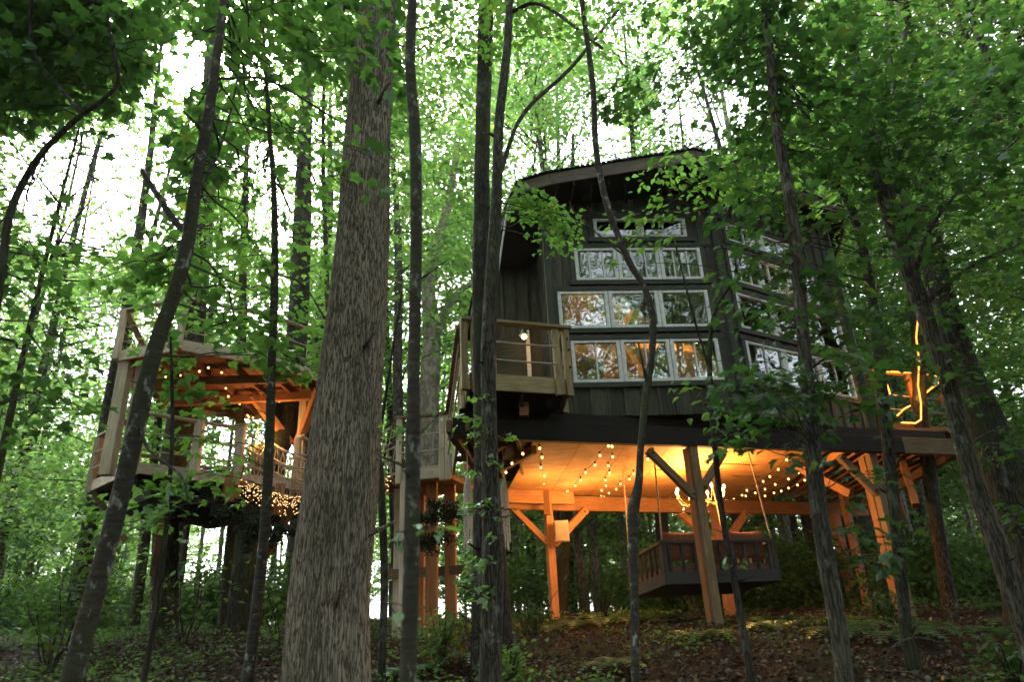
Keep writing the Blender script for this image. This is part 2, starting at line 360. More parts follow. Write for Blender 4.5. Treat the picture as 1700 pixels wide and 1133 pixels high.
def rope(name, a, b, sag, r, m, parent=None, n=10, **kw):
    a = V(a); b = V(b); pts = []
    for i in range(n + 1):
        t = i / n; p = a.lerp(b, t); p.z -= sag * 4 * t * (1 - t); pts.append(p)
    mb = MB(); mb.tube(pts, r, 6); return mb.build(name, m, parent, True, **kw)

# ------------------------------------------------------------------ ground
def make_ground():
    xs = np.unique(np.concatenate([np.linspace(-400, -30, 18), np.linspace(-30, 30, 150), np.linspace(30, 400, 18)]))
    ys = np.unique(np.concatenate([np.linspace(-300, -12, 14), np.linspace(-12, 34, 150), np.linspace(34, 600, 26)]))
    X, Y = np.meshgrid(xs, ys); Z = ground_z(X, Y)
    near = (np.abs(X) < 32) & (Y > -12) & (Y < 36)
    Z = Z + near * (0.035 * np.sin(X * 3.1 + np.sin(Y * 2.3) * 2) * np.cos(Y * 2.7 + X))
    v = np.stack([X, Y, Z], -1).reshape(-1, 3); nx, ny = len(xs), len(ys)
    i = np.arange(ny - 1)[:, None] * nx + np.arange(nx - 1)[None]; i = i.ravel()
    f = np.stack([i, i + 1, i + nx + 1, i + nx], -1)
    me = bpy.data.meshes.new('ground'); me.from_pydata(v.tolist(), [], f.tolist()); me.materials.append(M['ground'])
    me.polygons.foreach_set('use_smooth', [True] * len(me.polygons))
    tag(link('ground', me), kind='structure')
make_ground()

# ------------------------------------------------------------------ the main treehouse
def lerp(a, b, t): return tuple(a[i] + (b[i] - a[i]) * t for i in range(len(a)))
house = thing('treehouse', (3.0, 12.5, gz(3.0, 12.5)), 'olive board-sided polygonal treehouse with rows of white windows raised on timber posts', 'treehouse')
A, B, Cc, D_, E_ = (0.7, 10.75), (3.8, 11.0), (6.85, 12.9), (7.35, 15.9), (4.6, 17.6)
G0, G1, G2 = (0.62, 12.85), (-0.42, 13.0), (-0.5, 15.6)
FOOT = [A, B, Cc, D_, E_, G2, G1, G0]
def soffit(p): return 8.52 + 0.10 * (p[0] - 0.7) + 0.02 * (p[1] - 10.75)

def plank_wall(part_name, A, B, rows, z0, z1f, bw=0.31, skirt=None, mullions=(), door=None):
    """a stud wall with window openings: sheathing bands, boards, battens and casings, and the windows"""
    A = np.array(A); B = np.array(B); L = np.linalg.norm(B - A); u = (B - A) / L; n = np.array([u[1], -u[0]])
    mt = Matrix(((u[0], -n[0], 0, A[0]), (u[1], -n[1], 0, A[1]), (0, 0, 1, 0), (0, 0, 0, 1)))    # local x along the wall, local y inward
    rows = sorted(rows)
    zt = lambda s: z1f(A + u * min(max(s, 0), L)) - 0.01
    segs = []; zc = z0
    sh = MB()
    for (za, zb, s0, s1, units) in rows:
        sh.box((0, 0, zc), (L, 0.12, za)); sh.box((0, 0, za), (s0, 0.12, zb)); sh.box((s1, 0, za), (L, 0.12, zb)); zc = zb
    k = len(sh.v)
    sh.v += [(0, 0, zc), (L, 0, zc), (L, 0.12, zc), (0, 0.12, zc), (0, 0, zt(0)), (L, 0, zt(L)), (L, 0.12, zt(L)), (0, 0.12, zt(0))]
    sh.f += [(k, k+3, k+2, k+1), (k+4, k+5, k+6, k+7), (k, k+1, k+5, k+4), (k+1, k+2, k+6, k+5), (k+2, k+3, k+7, k+6), (k+3, k, k+4, k+7)]
    wall = link(part_name, sh.mesh(part_name, M['siding']), house, mt)
    def pieces(name, sa, sb, y0, y1, m):
        out = []; z = z0; full_from = z0
        for (za, zb, s0, s1, units) in rows:
            a0, a1 = s0 - 0.085, s1 + 0.085; c0, c1 = za - 0.09, zb + 0.09
            if sb <= a0 or sa >= a1: continue
            if c0 - full_from > 0.02: out.append((sa, sb, full_from, c0))
            if sa < a0 - 0.03: out.append((sa, a0, c0, c1))
            if sb > a1 + 0.03: out.append((a1, sb, c0, c1))
            full_from = c1
        out.append((sa, sb, full_from, None))
        for (p, q, za, zb) in out:
            mb = MB()
            if zb is None:
                k = len(mb.v); t0, t1 = zt(p), zt(q)
                if min(t0, t1) - za < 0.03: continue
                mb.v += [(p, y0, za), (q, y0, za), (q, y1, za), (p, y1, za), (p, y0, t0), (q, y0, t1), (q, y1, t1), (p, y1, t0)]
                mb.f += [(0, 3, 2, 1), (4, 5, 6, 7), (0, 1, 5, 4), (1, 2, 6, 5), (2, 3, 7, 6), (3, 0, 4, 7)]
            else:
                if zb - za < 0.02: continue
                mb.box((p, y0, za), (q, y1, zb))
            # the grain runs up the board: turn the mesh so that its local x is up
            mb.v = [(z, x, y) for (x, y, z) in mb.v]
            rot = Matrix(((0, 1, 0, 0), (0, 0, 1, 0), (1, 0, 0, 0), (0, 0, 0, 1)))
            link(name, mb.mesh(name, m), wall, mt @ rot)
    nb = int(math.ceil(L / bw)); w = L / nb
    for i in range(nb):
        pieces('board', i * w + 0.004, (i + 1) * w - 0.004, -0.022 - 0.004 * random.random(), -0.001, M['siding'])
    for i in range(nb + 1):
        s = min(max(i * w, 0.03), L - 0.03); pieces('batten', s - 0.027, s + 0.027, -0.05, -0.024, M['siding'])
    for (za, zb, s0, s1, units) in rows:
        for nm, lo, hi in (('header', (s0 - 0.12, -0.062, zb + 0.002), (s1 + 0.12, -0.002, zb + 0.088)), ('sill', (s0 - 0.12, -0.085, za - 0.088), (s1 + 0.12, -0.002, za - 0.002)),
                           ('casing', (s0 - 0.083, -0.056, za), (s0 - 0.002, -0.003, zb)), ('casing', (s1 + 0.002, -0.056, za), (s1 + 0.083, -0.003, zb))):
            mb = MB(); mb.box(lo, hi); link(nm, mb.mesh(nm, M['siding_trim']), wall, mt)
        uw = (s1 - s0) / units[0]
        for i in range(units[0]):
            p0, p1 = s0 + i * uw + 0.006, s0 + (i + 1) * uw - 0.006; fw = 0.062
            mb = MB()
            mb.box((p0, -0.05, za + 0.004), (p0 + fw, 0.03, zb - 0.004)); mb.box((p1 - fw, -0.05, za + 0.004), (p1, 0.03, zb - 0.004))
            mb.box((p0 + fw, -0.047, za + 0.004), (p1 - fw, 0.028, za + fw)); mb.box((p0 + fw, -0.047, zb - fw * 0.8), (p1 - fw, 0.028, zb - 0.004))
            win = link('window', mb.mesh('window', M['white_frame']), house, mt)
            g = MB(); g.box((p0 + fw - 0.004, -0.012, za + fw - 0.004), (p1 - fw + 0.004, -0.006, zb - fw * 0.8 + 0.004))
            link('pane', g.mesh('pane', M['glass']), win, mt)
            for k in range(units[1]):
                c = p0 + (p1 - p0) * (k + 1) / (units[1] + 1); g = MB(); g.box((c - 0.013, -0.032, za + fw), (c + 0.013, 0.008, zb - fw * 0.8)); link('muntin', g.mesh('muntin', M['white_frame']), win, mt)
    return wall, mt

rowsF1 = [(5.07, 5.84, 0.28, 2.85, (3, 1)), (6.05, 6.77, 0.12, 2.81, (3, 0)), (6.97, 7.63, 0.48, 2.80, (3, 2)), (7.84, 8.25, 0.88, 2.61, (2, 1))]
rowsF2 = [(5.11, 5.85, 0.28, 3.26, (3, 1)), (6.07, 6.79, 0.26, 3.30, (3, 0)), (7.0, 7.66, 0.26, 2.75, (3, 2)), (7.86, 8.27, 0.32, 2.3, (2, 1))]
plank_wall('front_wall', A, B, rowsF1, 4.5, soffit)
plank_wall('angled_wall', B, Cc, rowsF2, 4.5, soffit)
plank_wall('side_wall', Cc, D_, [], 4.5, soffit)
plank_wall('rear_wall', D_, E_, [], 4.5, soffit)
plank_wall('rear_wall', E_, G2, [], 4.5, soffit)
plank_wall('side_wall', G2, G1, [], 4.5, soffit)
entry_wall, mtG = plank_wall('entry_wall', G1, G0, [], 4.5, soffit)
plank_wall('side_wall', G0, A, [], 4.5, soffit)
for (p, a) in ((A, 0.04), (B, 0.3), (Cc, 0.95)):
    n = 0.03
    post('corner_board', p[0] + 0.0, p[1] - 0.03, 4.49, soffit(p) - 0.012, 0.13, M['siding_trim'], house, a)
# floor frame under the walls, soffit beneath the overhang
mb = MB(); c = np.mean(np.array(FOOT), 0)
inset = [tuple(np.array(p) + (c - np.array(p)) * 0.03) for p in FOOT]
mb.prism(inset, 4.53, 4.74); mb.build('floor', M['beam_dark'], house)
# door in the entry wall, with a pale frame
mb = MB(); mb.box((0.1, -0.075, 4.86), (0.72, -0.048, 6.85)); door = link('door', mb.mesh('door', M['siding_trim']), house, mtG)
mb = MB(); mb.box((0.16, -0.083, 5.1), (0.66, -0.077, 5.7)); mb.box((0.16, -0.083, 5.85), (0.66, -0.077, 6.7)); link('door_panel', mb.mesh('door_panel', M['siding']), door, mtG)
mb = MB(); mb.ball((0.66, -0.13, 5.8), 0.03); link('knob', mb.mesh('knob', M['black_metal'], True), door, mtG)
for x0, x1 in ((0.02, 0.1), (0.72, 0.8)):
    mb = MB(); mb.box((x0, -0.09, 4.82), (x1, -0.047, 6.95)); link('door_frame', mb.mesh('door_frame', M['white_frame'] if x0 > 0.5 else M['cedar']), door, mtG)
# interior lining seen through the glass
mb = MB(); mb.prism([tuple(np.array(p) + (c - np.array(p)) * 0.10) for p in (D_, E_, G2, (-0.3, 13.2))], 4.76, 4.80); mb.build('floor_lining', M['inner_wood'], house)
def lining(p, q, z0, z1, off=0.2, nm='lining_board'):
    p = np.array(p); q = np.array(q); L = np.linalg.norm(q - p); u = (q - p) / L; n = np.array([-u[1], u[0]])
    p = p + n * off; q = q + n * off
    k = int((z1 - z0) / 0.24)
    for i in range(k):
        beam(nm, (*p, z0 + 0.24 * i + 0.12), (*q, z0 + 0.24 * i + 0.12), 0.03, 0.234, M['inner_wood'], inner)
mb = MB(); mb.prism(inset, lambda p: soffit(p) - 0.12, lambda p: soffit(p) - 0.08); inner = mb.build('ceiling_lining', M['inner_wood'], house)
lining(D_, E_, 4.8, 8.5); lining(E_, G2, 4.8, 8.4); lining(Cc, D_, 4.8, 8.5); lining(G1, G0, 4.8, 8.3); lining(G0, A, 4.8, 8.3)
for t in np.linspace(0.08, 0.92, 7):
    p = lerp(A, Cc, t) if t > 0.5 else lerp(A, B, t * 1.7); q = lerp(G2, D_, t)
    beam('rafter', (*p, soffit(p) - 0.3), (*q, soffit(q) - 0.3), 0.09, 0.2, M['inner_wood'], house)
for (a, b) in (((4.6, 12.7, 7.5), (5.9, 14.6, 7.5)), ((2.6, 13.9, 6.95), (6.5, 15.2, 6.95)), ((2.6, 11.5, 4.8), (1.9, 13.4, 8.2)), ((4.6, 12.0, 4.8), (4.2, 14.0, 8.3)), ((1.3, 12.0, 4.9), (2.7, 13.2, 7.9)), ((3.2, 12.6, 5.0), (3.5, 12.7, 8.3))):
    beam('inner_brace', a, b, 0.13, 0.16, M['inner_wood'], house)

# roof: sheet metal over a soffit, with fascia boards
RP = [(0.25, 10.12), (0.8, 9.97), (3.35, 9.85), (7.35, 12.75), (8.5, 16.6), (5.0, 18.9), (-1.2, 16.7), (-0.62, 13.2)]
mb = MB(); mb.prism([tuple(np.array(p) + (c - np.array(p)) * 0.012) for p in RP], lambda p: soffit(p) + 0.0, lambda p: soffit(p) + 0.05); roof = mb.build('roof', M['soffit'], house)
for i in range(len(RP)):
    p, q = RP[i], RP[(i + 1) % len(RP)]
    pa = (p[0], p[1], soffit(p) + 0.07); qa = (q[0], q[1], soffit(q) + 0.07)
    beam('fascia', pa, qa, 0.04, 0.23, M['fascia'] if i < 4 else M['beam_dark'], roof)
    L = math.dist(p, q); k = int(L / 0.09); mb = MB()
    for j in range(k):
        a0 = np.array(lerp(p, q, (j + 0.15) / k)); a1 = np.array(lerp(p, q, (j + 0.85) / k)); nin = c - a0; nin = nin / np.linalg.norm(nin)
        o = -nin * 0.06; zz = soffit(a0) + 0.215
        pts = [a0 + o, a1 + o, a1 + nin * 0.9, a0 + nin * 0.9]
        mb.prism([tuple(x) for x in pts], zz, zz + 0.022)
    tag(mb.build('roof_corrugation', M['roof_metal'], roof), kind='stuff')
mb = MB(); k = len(RP)
out = [tuple(np.array(p) + (np.array(p) - c) * 0.016) for p in RP]
mb.v = [(p[0], p[1], soffit(p) + 0.205) for p in out] + [(c[0], c[1], soffit(c) + 0.75)]
mb.f = [(i, (i + 1) % k, k) for i in range(k)]
mb.build('roof_sheet', M['roof_metal'], roof)
for i in range(9):                                   # rafter tails under the eave
    p = lerp(RP[1], RP[2], (i + 0.5) / 9); q = lerp(A, B, (i + 0.5) / 9)
    beam('rafter_tail', (p[0], p[1] + 0.05, soffit(p) - 0.05), (q[0], q[1] - 0.05, soffit(q) - 0.055), 0.045, 0.085, M['beam_dark'], roof)

# platform: beams, deck slab, plywood ceiling, exposed joists
PF0, PF1 = np.array((-0.95, 9.8)), np.array((8.35, 12.93))
PB0, PB1 = np.array((-0.35, 15.0)), np.array((9.5, 19.3))
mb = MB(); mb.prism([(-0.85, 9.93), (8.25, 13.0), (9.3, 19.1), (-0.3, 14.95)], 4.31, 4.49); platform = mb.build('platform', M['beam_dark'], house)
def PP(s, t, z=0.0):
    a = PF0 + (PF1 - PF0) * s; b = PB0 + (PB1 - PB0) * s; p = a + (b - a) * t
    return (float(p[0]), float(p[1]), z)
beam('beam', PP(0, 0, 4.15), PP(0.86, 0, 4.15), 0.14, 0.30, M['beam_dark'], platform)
beam('beam', PP(0.862, 0, 4.15), PP(1.0, 0, 4.15), 0.14, 0.30, M['timber'], platform, label='pale timber end of the front beam')
beam('beam', PP(-0.01, 0.025, 4.2), PP(0.03, -0.005, 4.2), 0.16, 0.2, M['timber'], platform)
beam('beam', PP(-0.04, 1, 3.86), PP(1.0, 1, 3.86), 0.16, 0.33, M['cedar'], platform)
beam('beam', PP(-0.02, 0.93, 3.93), PP(0.16, 0.93, 3.93), 0.12, 0.28, M['cedar'], platform)
beam('beam', PP(1.0, 0, 4.15), PP(1.0, 1, 4.0), 0.12, 0.28, M['beam_under'], platform)
beam('beam', PP(0.0, 0.02, 4.15), PP(-0.01, 1, 4.0), 0.12, 0.28, M['beam_dark'], platform)
mb = MB()
CE = [(0.16, 0.68), (0.02, 0.66)]
np_ = 7
s_left = lambda t: 0.145 - 0.14 * t
s_right = lambda t: 0.735 - 0.05 * t
for i in range(np_):
    for j in range(2):
        t0, t1 = (0.02, 0.481) if j == 0 else (0.483, 0.985)
        a0, a1 = i / np_ + 0.0006, (i + 1) / np_ - 0.0006
        f = lambda a, t: s_left(t) + (s_right(t) - s_left(t)) * a
        # local x runs across the sheet so that the grain follows it
        P4 = [PP(f(a0, t0), t0), PP(f(a1, t0), t0), PP(f(a1, t1), t1), PP(f(a0, t1), t1)]
        q = MB(); tv = [t0, t0, t1, t1]; zz = {(p[0], p[1]): 4.288 - 0.25 * t_ for p, t_ in zip(P4, tv)}; q.prism([(p[0], p[1]) for p in P4], lambda p: zz[p], lambda p: zz[p] + 0.012 + 0.002 * ((i + j) % 2)); q.build('ceiling_panel', M['plywood'], platform)
for s in np.linspace(0.755, 0.985, 9):               # joists beyond the plywood
    beam('joist', PP(s, 0.03, 4.215), PP(s - 0.04, 0.98, 4.215), 0.05, 0.18, M['cedar'], platform)
for s in (0.02, 0.06, 0.10):
    beam('joist', PP(s, 0.04, 4.21), PP(s - 0.05, 0.97, 4.21), 0.05, 0.17, M['beam_under'], platform)
beam('joist', (0.28, 11.2, 4.1), (-0.75, 13.6, 4.1), 0.09, 0.14, M['cedar'], platform)
beam('joist', (-0.2, 10.6, 4.1), (-0.95, 12.4, 4.1), 0.09, 0.14, M['cedar'], platform)
mb = MB(); mb.box((-0.07, 0, -0.1), (0.07, 0.12, 0.1)); link('lit_gap_block', mb.mesh('lit_gap_block', M['cedar']), platform, Matrix.Translation((0.13, 9.72, 4.38)))  # orange wood block added to stand for the lamplit gap below the balcony
for s, t in ((0.42, 0.5), (0.52, 0.38), (0.6, 0.55)):
    beam('ceiling_batten', PP(s - 0.06, t, 4.278 - 0.25 * t), PP(s + 0.06, t, 4.278 - 0.25 * t), 0.05, 0.012, M['beam_under'], platform)

# main posts with knee braces
uF = (PF1 - PF0) / np.linalg.norm(PF1 - PF0); angF = math.atan2(uF[1], uF[0])
def main_post(x, y, ztop, w, m, braces, m2=None, bm=None, d=None):
    g = gz(x, y) - 0.15
    p = post('post', x, y, g, ztop, w, m, house, angF, d=d)
    for (dx, zlow, run, rise, th) in braces:
        u = Vector((uF[0], uF[1], 0)) * dx
        a = Vector((x, y, zlow)) + u * (w * 0.45); b = Vector((x, y, zlow + rise)) + u * (w * 0.5 + run)
        beam('brace', a, b, th, th * 1.15, bm or m, p)
        for q in (0.06, 0.93):
            c_ = a.lerp(b, q); nv = Vector((uF[1], -uF[0], 0)); mb = MB(); mb.tube([c_ + nv * (th * 0.5), c_ + nv * (th * 0.5 + 0.018)], 0.02, 8); mb.build('bolt', M['black_metal'], p)
    return p
pf = main_post(2.87, 11.12, 4.0, 0.145, M['timber'], [(-1, 3.18, 0.74, 0.74, 0.10), (1, 3.3, 0.52, 0.62, 0.10)])
post('post_facing', 2.778, 11.15, gz(2.7, 11.1) - 0.1, 3.98, 0.045, M['cedar'], pf, angF, d=0.14)
pr = main_post(6.42, 12.42, 4.0, 0.16, M['timber'], [(-1, 3.3, 0.62, 0.65, 0.11), (1, 3.5, 0.5, 0.48, 0.11)])
post('post_facing', 6.33, 12.53, gz(6.3, 12.6) - 0.1, 3.98, 0.09, M['cedar'], pr, angF, d=0.15)
pb = main_post(0.62, 15.35, 3.7, 0.165, M['cedar'], [(-1, 3.0, 0.74, 0.74, 0.11), (1, 2.95, 0.82, 0.76, 0.14)])
beam('post_cap', (0.60, 15.0, 3.55), (0.60, 15.0, 4.25), 0.15, 0.12, M['cedar'], pb)
mb = MB(); mb.box((0.72, 15.0, 2.98), (1.02, 15.12, 3.42)); mb.box((0.74, 14.985, 3.0), (1.0, 15.0, 3.40)); mb.box((0.95, 14.975, 3.18), (0.975, 14.985, 3.24)); mb.build('junction_box', M['box_metal'], pb)
main_post(4.78, 17.2, 3.7, 0.2, M['cedar'], [(-1, 2.9, 0.9, 0.82, 0.14), (1, 2.9, 0.8, 0.82, 0.14)])
main_post(8.3, 18.6, 3.7, 0.2, M['cedar'], [(-1, 3.1, 0.6, 0.6, 0.15)])
main_post(7.9, 17.0, 4.1, 0.15, M['cedar'], [])
for (a, b) in (((6.6, 13.1, 3.35), (7.4, 14.2, 4.15)), ((6.2, 13.0, 3.4), (5.7, 14.0, 4.15)), ((7.9, 14.6, 3.2), (7.0, 13.0, 4.05)), ((7.2, 12.75, 3.1), (7.35, 13.1, 4.05))):
    beam('brace', a, b, 0.12, 0.16, M['cedar'], pr)

# balcony on the left with rope rails
bal = MB(); bal.prism([(-0.6, 9.30), (0.72, 9.76), (0.70, 10.72), (0.58, 12.84), (-0.95, 12.9), (-0.80, 11.0)], 4.60, 4.74); balcony = bal.build('balcony', M['beam_dark'], house)
for i in range(11):                                  # deck boards on top
    y0 = 9.36 + i * 0.13; beam('deck_board', (-0.62 - i * 0.014, y0 + 0.0, 4.765), (0.68, y0 + 0.45 * (1 - i / 14), 4.765), 0.12, 0.035, M['timber_fresh'], balcony)
beam('rim_board', (-0.64, 9.24, 4.685), (0.76, 9.72, 4.685), 0.05, 0.25, M['timber_fresh'], balcony)
beam('rim_board', (-0.66, 9.27, 4.68), (-0.84, 11.0, 4.68), 0.05, 0.25, M['timber_fresh'], balcony)
beam('rim_board', (0.78, 9.75, 4.68), (0.74, 10.66, 4.68), 0.05, 0.25, M['timber_fresh'], balcony)
def rail_post(x, y, z0, z1, w, parent, m='timber_pale', ang=0.0, nm='rail_post'): return post(nm, x, y, z0, z1, w, M[m], parent, ang)
for (x, y) in ((-0.70, 9.17), (-0.55, 9.21), (0.66, 9.64), (0.82, 9.70), (0.80, 10.6), (-0.80, 10.1), (-0.90, 10.95)):
    rail_post(x, y, 4.53, 5.60, 0.095, balcony, 'timber_fresh', 0.3)
beam('handrail', (-0.74, 9.15, 5.62), (0.90, 9.71, 5.62), 0.15, 0.045, M['timber_fresh'], balcony)
beam('handrail', (-0.70, 9.24, 5.618), (-0.92, 11.0, 5.618), 0.13, 0.045, M['timber_fresh'], balcony)
beam('handrail', (0.82, 9.78, 5.618), (0.80, 10.7, 5.618), 0.13, 0.045, M['timber_fresh'], balcony)
for z in (5.02, 5.30):
    rope('rope', (-0.55, 9.18, z), (0.66, 9.60, z - 0.01), 0.01, 0.014, M['rope'], balcony)
    rope('rope', (0.82, 9.72, z), (0.8, 10.6, z), 0.01, 0.014, M['rope'], balcony)
    rope('rope', (-0.72, 9.2, z), (-0.90, 10.95, z), 0.01, 0.014, M['rope'], balcony)
rope('rope', (-0.74, 9.14, 5.56), (-0.72, 9.14, 4.66), 0.0, 0.013, M['rope'], balcony)
rope('rope', (0.60, 9.62, 5.5), (0.68, 9.64, 4.7), 0.0, 0.013, M['rope'], balcony)
for (x, y, z) in ((0.84, 9.64, 5.42), (0.85, 9.64, 5.24), (0.85, 9.64, 4.96), (-0.56, 9.15, 5.3), (-0.56, 9.15, 5.02)):
    mb = MB(); mb.tube([(x, y, z), (x, y - 0.03, z)], 0.018, 8); mb.build('bolt', M['black_metal'], balcony)
beam('balcony_joist', (-0.5, 9.5, 4.5), (-0.5, 12.6, 4.5), 0.06, 0.18, M['beam_dark'], balcony); beam('balcony_joist', (0.1, 9.65, 4.5), (0.1, 12.6, 4.5), 0.06, 0.18, M['beam_dark'], balcony)
beam('balcony_joist', (0.5, 9.8, 4.5), (0.5, 12.6, 4.5), 0.06, 0.18, M['beam_dark'], balcony)

mb = MB(); mb.tube([at(848, 312, 10.7), at(835, 395, 10.9), at(823, 478, 11.1)], 0.018, 6); mb.build('guy_pole', M['white_frame'], house)
# right rear deck with its rail
rd = MB(); rd.prism([(6.95, 12.95), (8.3, 12.98), (9.2, 14.0), (9.3, 16.2), (7.5, 16.0)], 4.5, 4.58); rdeck = rd.build('side_deck', M['timber'], house)
beam('rim_board', (6.98, 12.9, 4.60), (9.16, 13.78, 4.60), 0.05, 0.22, M['beam_under'], rdeck)
for (x, y) in ((7.02, 12.86), (7.95, 13.2), (9.12, 13.72), (9.2, 15.0), (9.25, 16.1)): rail_post(x, y, 4.5, 5.75, 0.10, rdeck, 'cedar')
beam('handrail', (6.98, 12.86, 5.77), (9.15, 13.72, 5.77), 0.13, 0.045, M['cedar'], rdeck); beam('handrail', (9.14, 13.8, 5.77), (9.25, 16.1, 5.77), 0.13, 0.045, M['cedar'], rdeck)
for z in (5.0, 5.3):
    rope('rope', (7.02, 12.86, z), (9.12, 13.72, z), 0.02, 0.014, M['rope'], rdeck); rope('rope', (9.12, 13.72, z), (9.25, 16.1, z), 0.02, 0.014, M['rope'], rdeck)
beam('rail_brace', (8.6, 13.45, 5.2), (9.1, 13.7, 5.7), 0.08, 0.1, M['cedar'], rdeck)
P = lambda px, py, y: V(at(px, py, y))
rl = MB(); beads = MB()
for path in ([P(1465, 617, 12.85), P(1512, 619, 13.1)], [P(1532, 620, 13.1), P(1562, 626, 13.6), P(1562, 632, 13.6), P(1532, 657, 13.2)],
             [P(1518, 508, 13.0), P(1524, 530, 12.98), P(1521, 560, 12.97), P(1526, 600, 12.96), P(1524, 640, 12.95), P(1529, 670, 12.93), P(1529, 697, 12.9), P(1520, 703, 12.9), P(1496, 702, 12.85)],
             [P(1490, 690, 12.85), P(1500, 680, 12.9), P(1511, 674, 12.95)], [P(1473, 640, 12.8), P(1478, 655, 12.8)]):
    rl.tube(path, 0.012, 6)
    for a, b in zip(path[:-1], path[1:]):
        k = max(1, int((b - a).length / 0.035))
        for i in range(k): p = a.lerp(b, i / k); beads.ball(tuple(p), 0.021, 6, 4)
rlo = tag(rl.build('rope_light', M['fairy'], None, True), 'glowing orange rope light wound round the trunk and rail of the right deck', 'rope light')
tag(beads.build('light_beads', M['ropelight'], rlo, True), kind='stuff')
RL_AT = P(1518, 640, 12.75)

# landing below the balcony, with a short flight of steps
land = thing('landing_deck', (-1.6, 12.3, gz(-1.6, 12.3)), 'small rope-railed timber landing below the balcony where the rope bridge starts', 'deck')
mb = MB(); mb.prism([(-1.22, 11.95), (-0.78, 13.6), (-2.0, 13.8), (-2.12, 12.15)], 3.86, 4.0); mb.build('platform', M['beam_under'], land)
beam('rim_board', (-1.22, 11.9, 3.96), (-2.14, 12.1, 3.96), 0.05, 0.22, M['timber_pale'], land)
beam('rim_board', (-2.16, 12.12, 3.96), (-2.04, 13.8, 3.96), 0.05, 0.22, M['timber_pale'], land)
for i in range(7): beam('deck_board', (-1.2 + i * 0.02, 12.02 + i * 0.2, 4.03), (-2.08, 12.22 + i * 0.2, 4.03), 0.18, 0.035, M['timber'], land)
for (x, y) in ((-1.22, 11.87), (-1.33, 11.9), (-2.12, 12.06), (-2.06, 13.7), (-0.85, 13.5)): rail_post(x, y, 3.8, 4.98, 0.10, land)
beam('handrail', (-1.15, 11.86, 5.0), (-2.2, 12.08, 5.0), 0.14, 0.045, M['timber'], land)
beam('handrail', (-2.14, 12.15, 5.0), (-2.06, 13.75, 5.0), 0.14, 0.045, M['timber'], land)
for z in (4.35, 4.65):
    rope('rope', (-1.3, 11.85, z), (-2.12, 12.02, z), 0.02, 0.014, M['rope'], land); rope('rope', (-2.13, 12.1, z), (-2.06, 13.7, z), 0.03, 0.014, M['rope'], land)
beam('stringer', (-0.80, 10.0, 4.62), (-1.14, 11.9, 3.98), 0.05, 0.24, M['timber_pale'], land); beam('stringer', (-0.1, 10.2, 4.45), (-0.35, 12.0, 3.95), 0.05, 0.24, M['beam_dark'], land)
for i in range(4): beam('step', (-0.87 - i * 0.075, 10.45 + i * 0.4, 4.52 - i * 0.14), (-0.2 - i * 0.05, 10.6 + i * 0.4, 4.52 - i * 0.14), 0.26, 0.04, M['timber'], land)
beam('handrail', (-0.76, 9.3, 5.56), (-1.2, 11.85, 4.98), 0.13, 0.045, M['timber'], land)
for o in (0.25, 0.5, 0.75): rope('rope', (-0.79, 9.35, 5.56 - o), (-1.22, 11.85, 4.98 - o), 0.03, 0.013, M['rope'], land)
for (x, y, w, m, zt) in ((-1.58, 12.5, 0.2, 'cedar', 3.86), (-1.28, 12.75, 0.2, 'cedar', 3.86), (-2.0, 12.1, 0.16, 'timber_pale', 3.86), (-2.3, 13.1, 0.12, 'timber_pale', 3.9), (-1.95, 13.7, 0.14, 'cedar', 3.86)):
    post('post', x, y, gz(x, y) - 0.1, zt, w, M[m], land)
beam('brace', (-1.7, 12.45, 2.9), (-2.1, 12.3, 3.85), 0.1, 0.12, M['beam_under'], land)
beam('ledger', (-1.0, 12.6, 2.35), (-2.5, 13.0, 2.35), 0.06, 0.16, M['timber'], land)

# rope bridge to the lookout
BR0, BR1 = np.array((-2.2, 12.75, 4.0)), np.array((-5.25, 13.55, 4.25))
br = thing('rope_bridge', (-3.8, 13.1, gz(-3.8, 13.1)), 'sagging rope and plank bridge behind the thick trunk, joining landing and lookout', 'bridge')
bd = (BR1 - BR0); bn = np.array((-bd[1], bd[0], 0)); bn = bn / np.linalg.norm(bn) * 0.42
def bp(t, side=0.0, up=0.0, sag=0.38):
    p = BR0 + bd * t + bn * side; p = p.copy(); p[2] += up - sag * 4 * t * (1 - t); return p
for i in range(22):
    t = (i + 0.5) / 22; beam('plank', bp(t, -0.95), bp(t, 0.95), 0.12, 0.035, M['timber'], br)
for sd in (-1, 1):
    for up, sg in ((0.0, 0.38), (0.35, 0.42), (0.62, 0.46), (0.92, 0.5)):
        mb = MB(); mb.tube([bp(t, sd, up, sg) for t in np.linspace(0, 1, 16)], 0.018, 6); mb.build('rope', M['rope'], br, True)
    for i in range(20):
        t0 = i / 20; t1 = (i + 1) / 20
        mb = MB(); mb.tube([bp(t0, sd, 0.0, 0.38), bp(t1, sd, 0.92, 0.5)], 0.008, 4); mb.tube([bp(t1, sd, 0.0, 0.38), bp(t0, sd, 0.92, 0.5)], 0.008, 4); mb.build('net_rope', M['rope'], br)
def icicles(name, label, pts, n, drop, r):
    wire = MB(); bul = MB()
    for i in range(n):
        t = (i + random.random() * 0.6) / n * (len(pts) - 1); k = min(int(t), len(pts) - 2); p = V(pts[k]).lerp(V(pts[k + 1]), t - k)
        L = drop * random.uniform(0.3, 1.0); wire.tube([p, p + Vector((0, 0, -L))], 0.003, 3, False)
        m = int(L / 0.085)
        for j in range(m): bul.ball((p.x + random.uniform(-.02, .02), p.y + random.uniform(-.02, .02), p.z - 0.085 * (j + random.random())), r, 5, 3)
    o = wire.build(name, M['wire'], None, label=label, cat='fairy lights', group='fairy light curtains on the rope bridge')
    tag(bul.build('fairy_bulbs', M['fairy'], o), kind='stuff'); return o
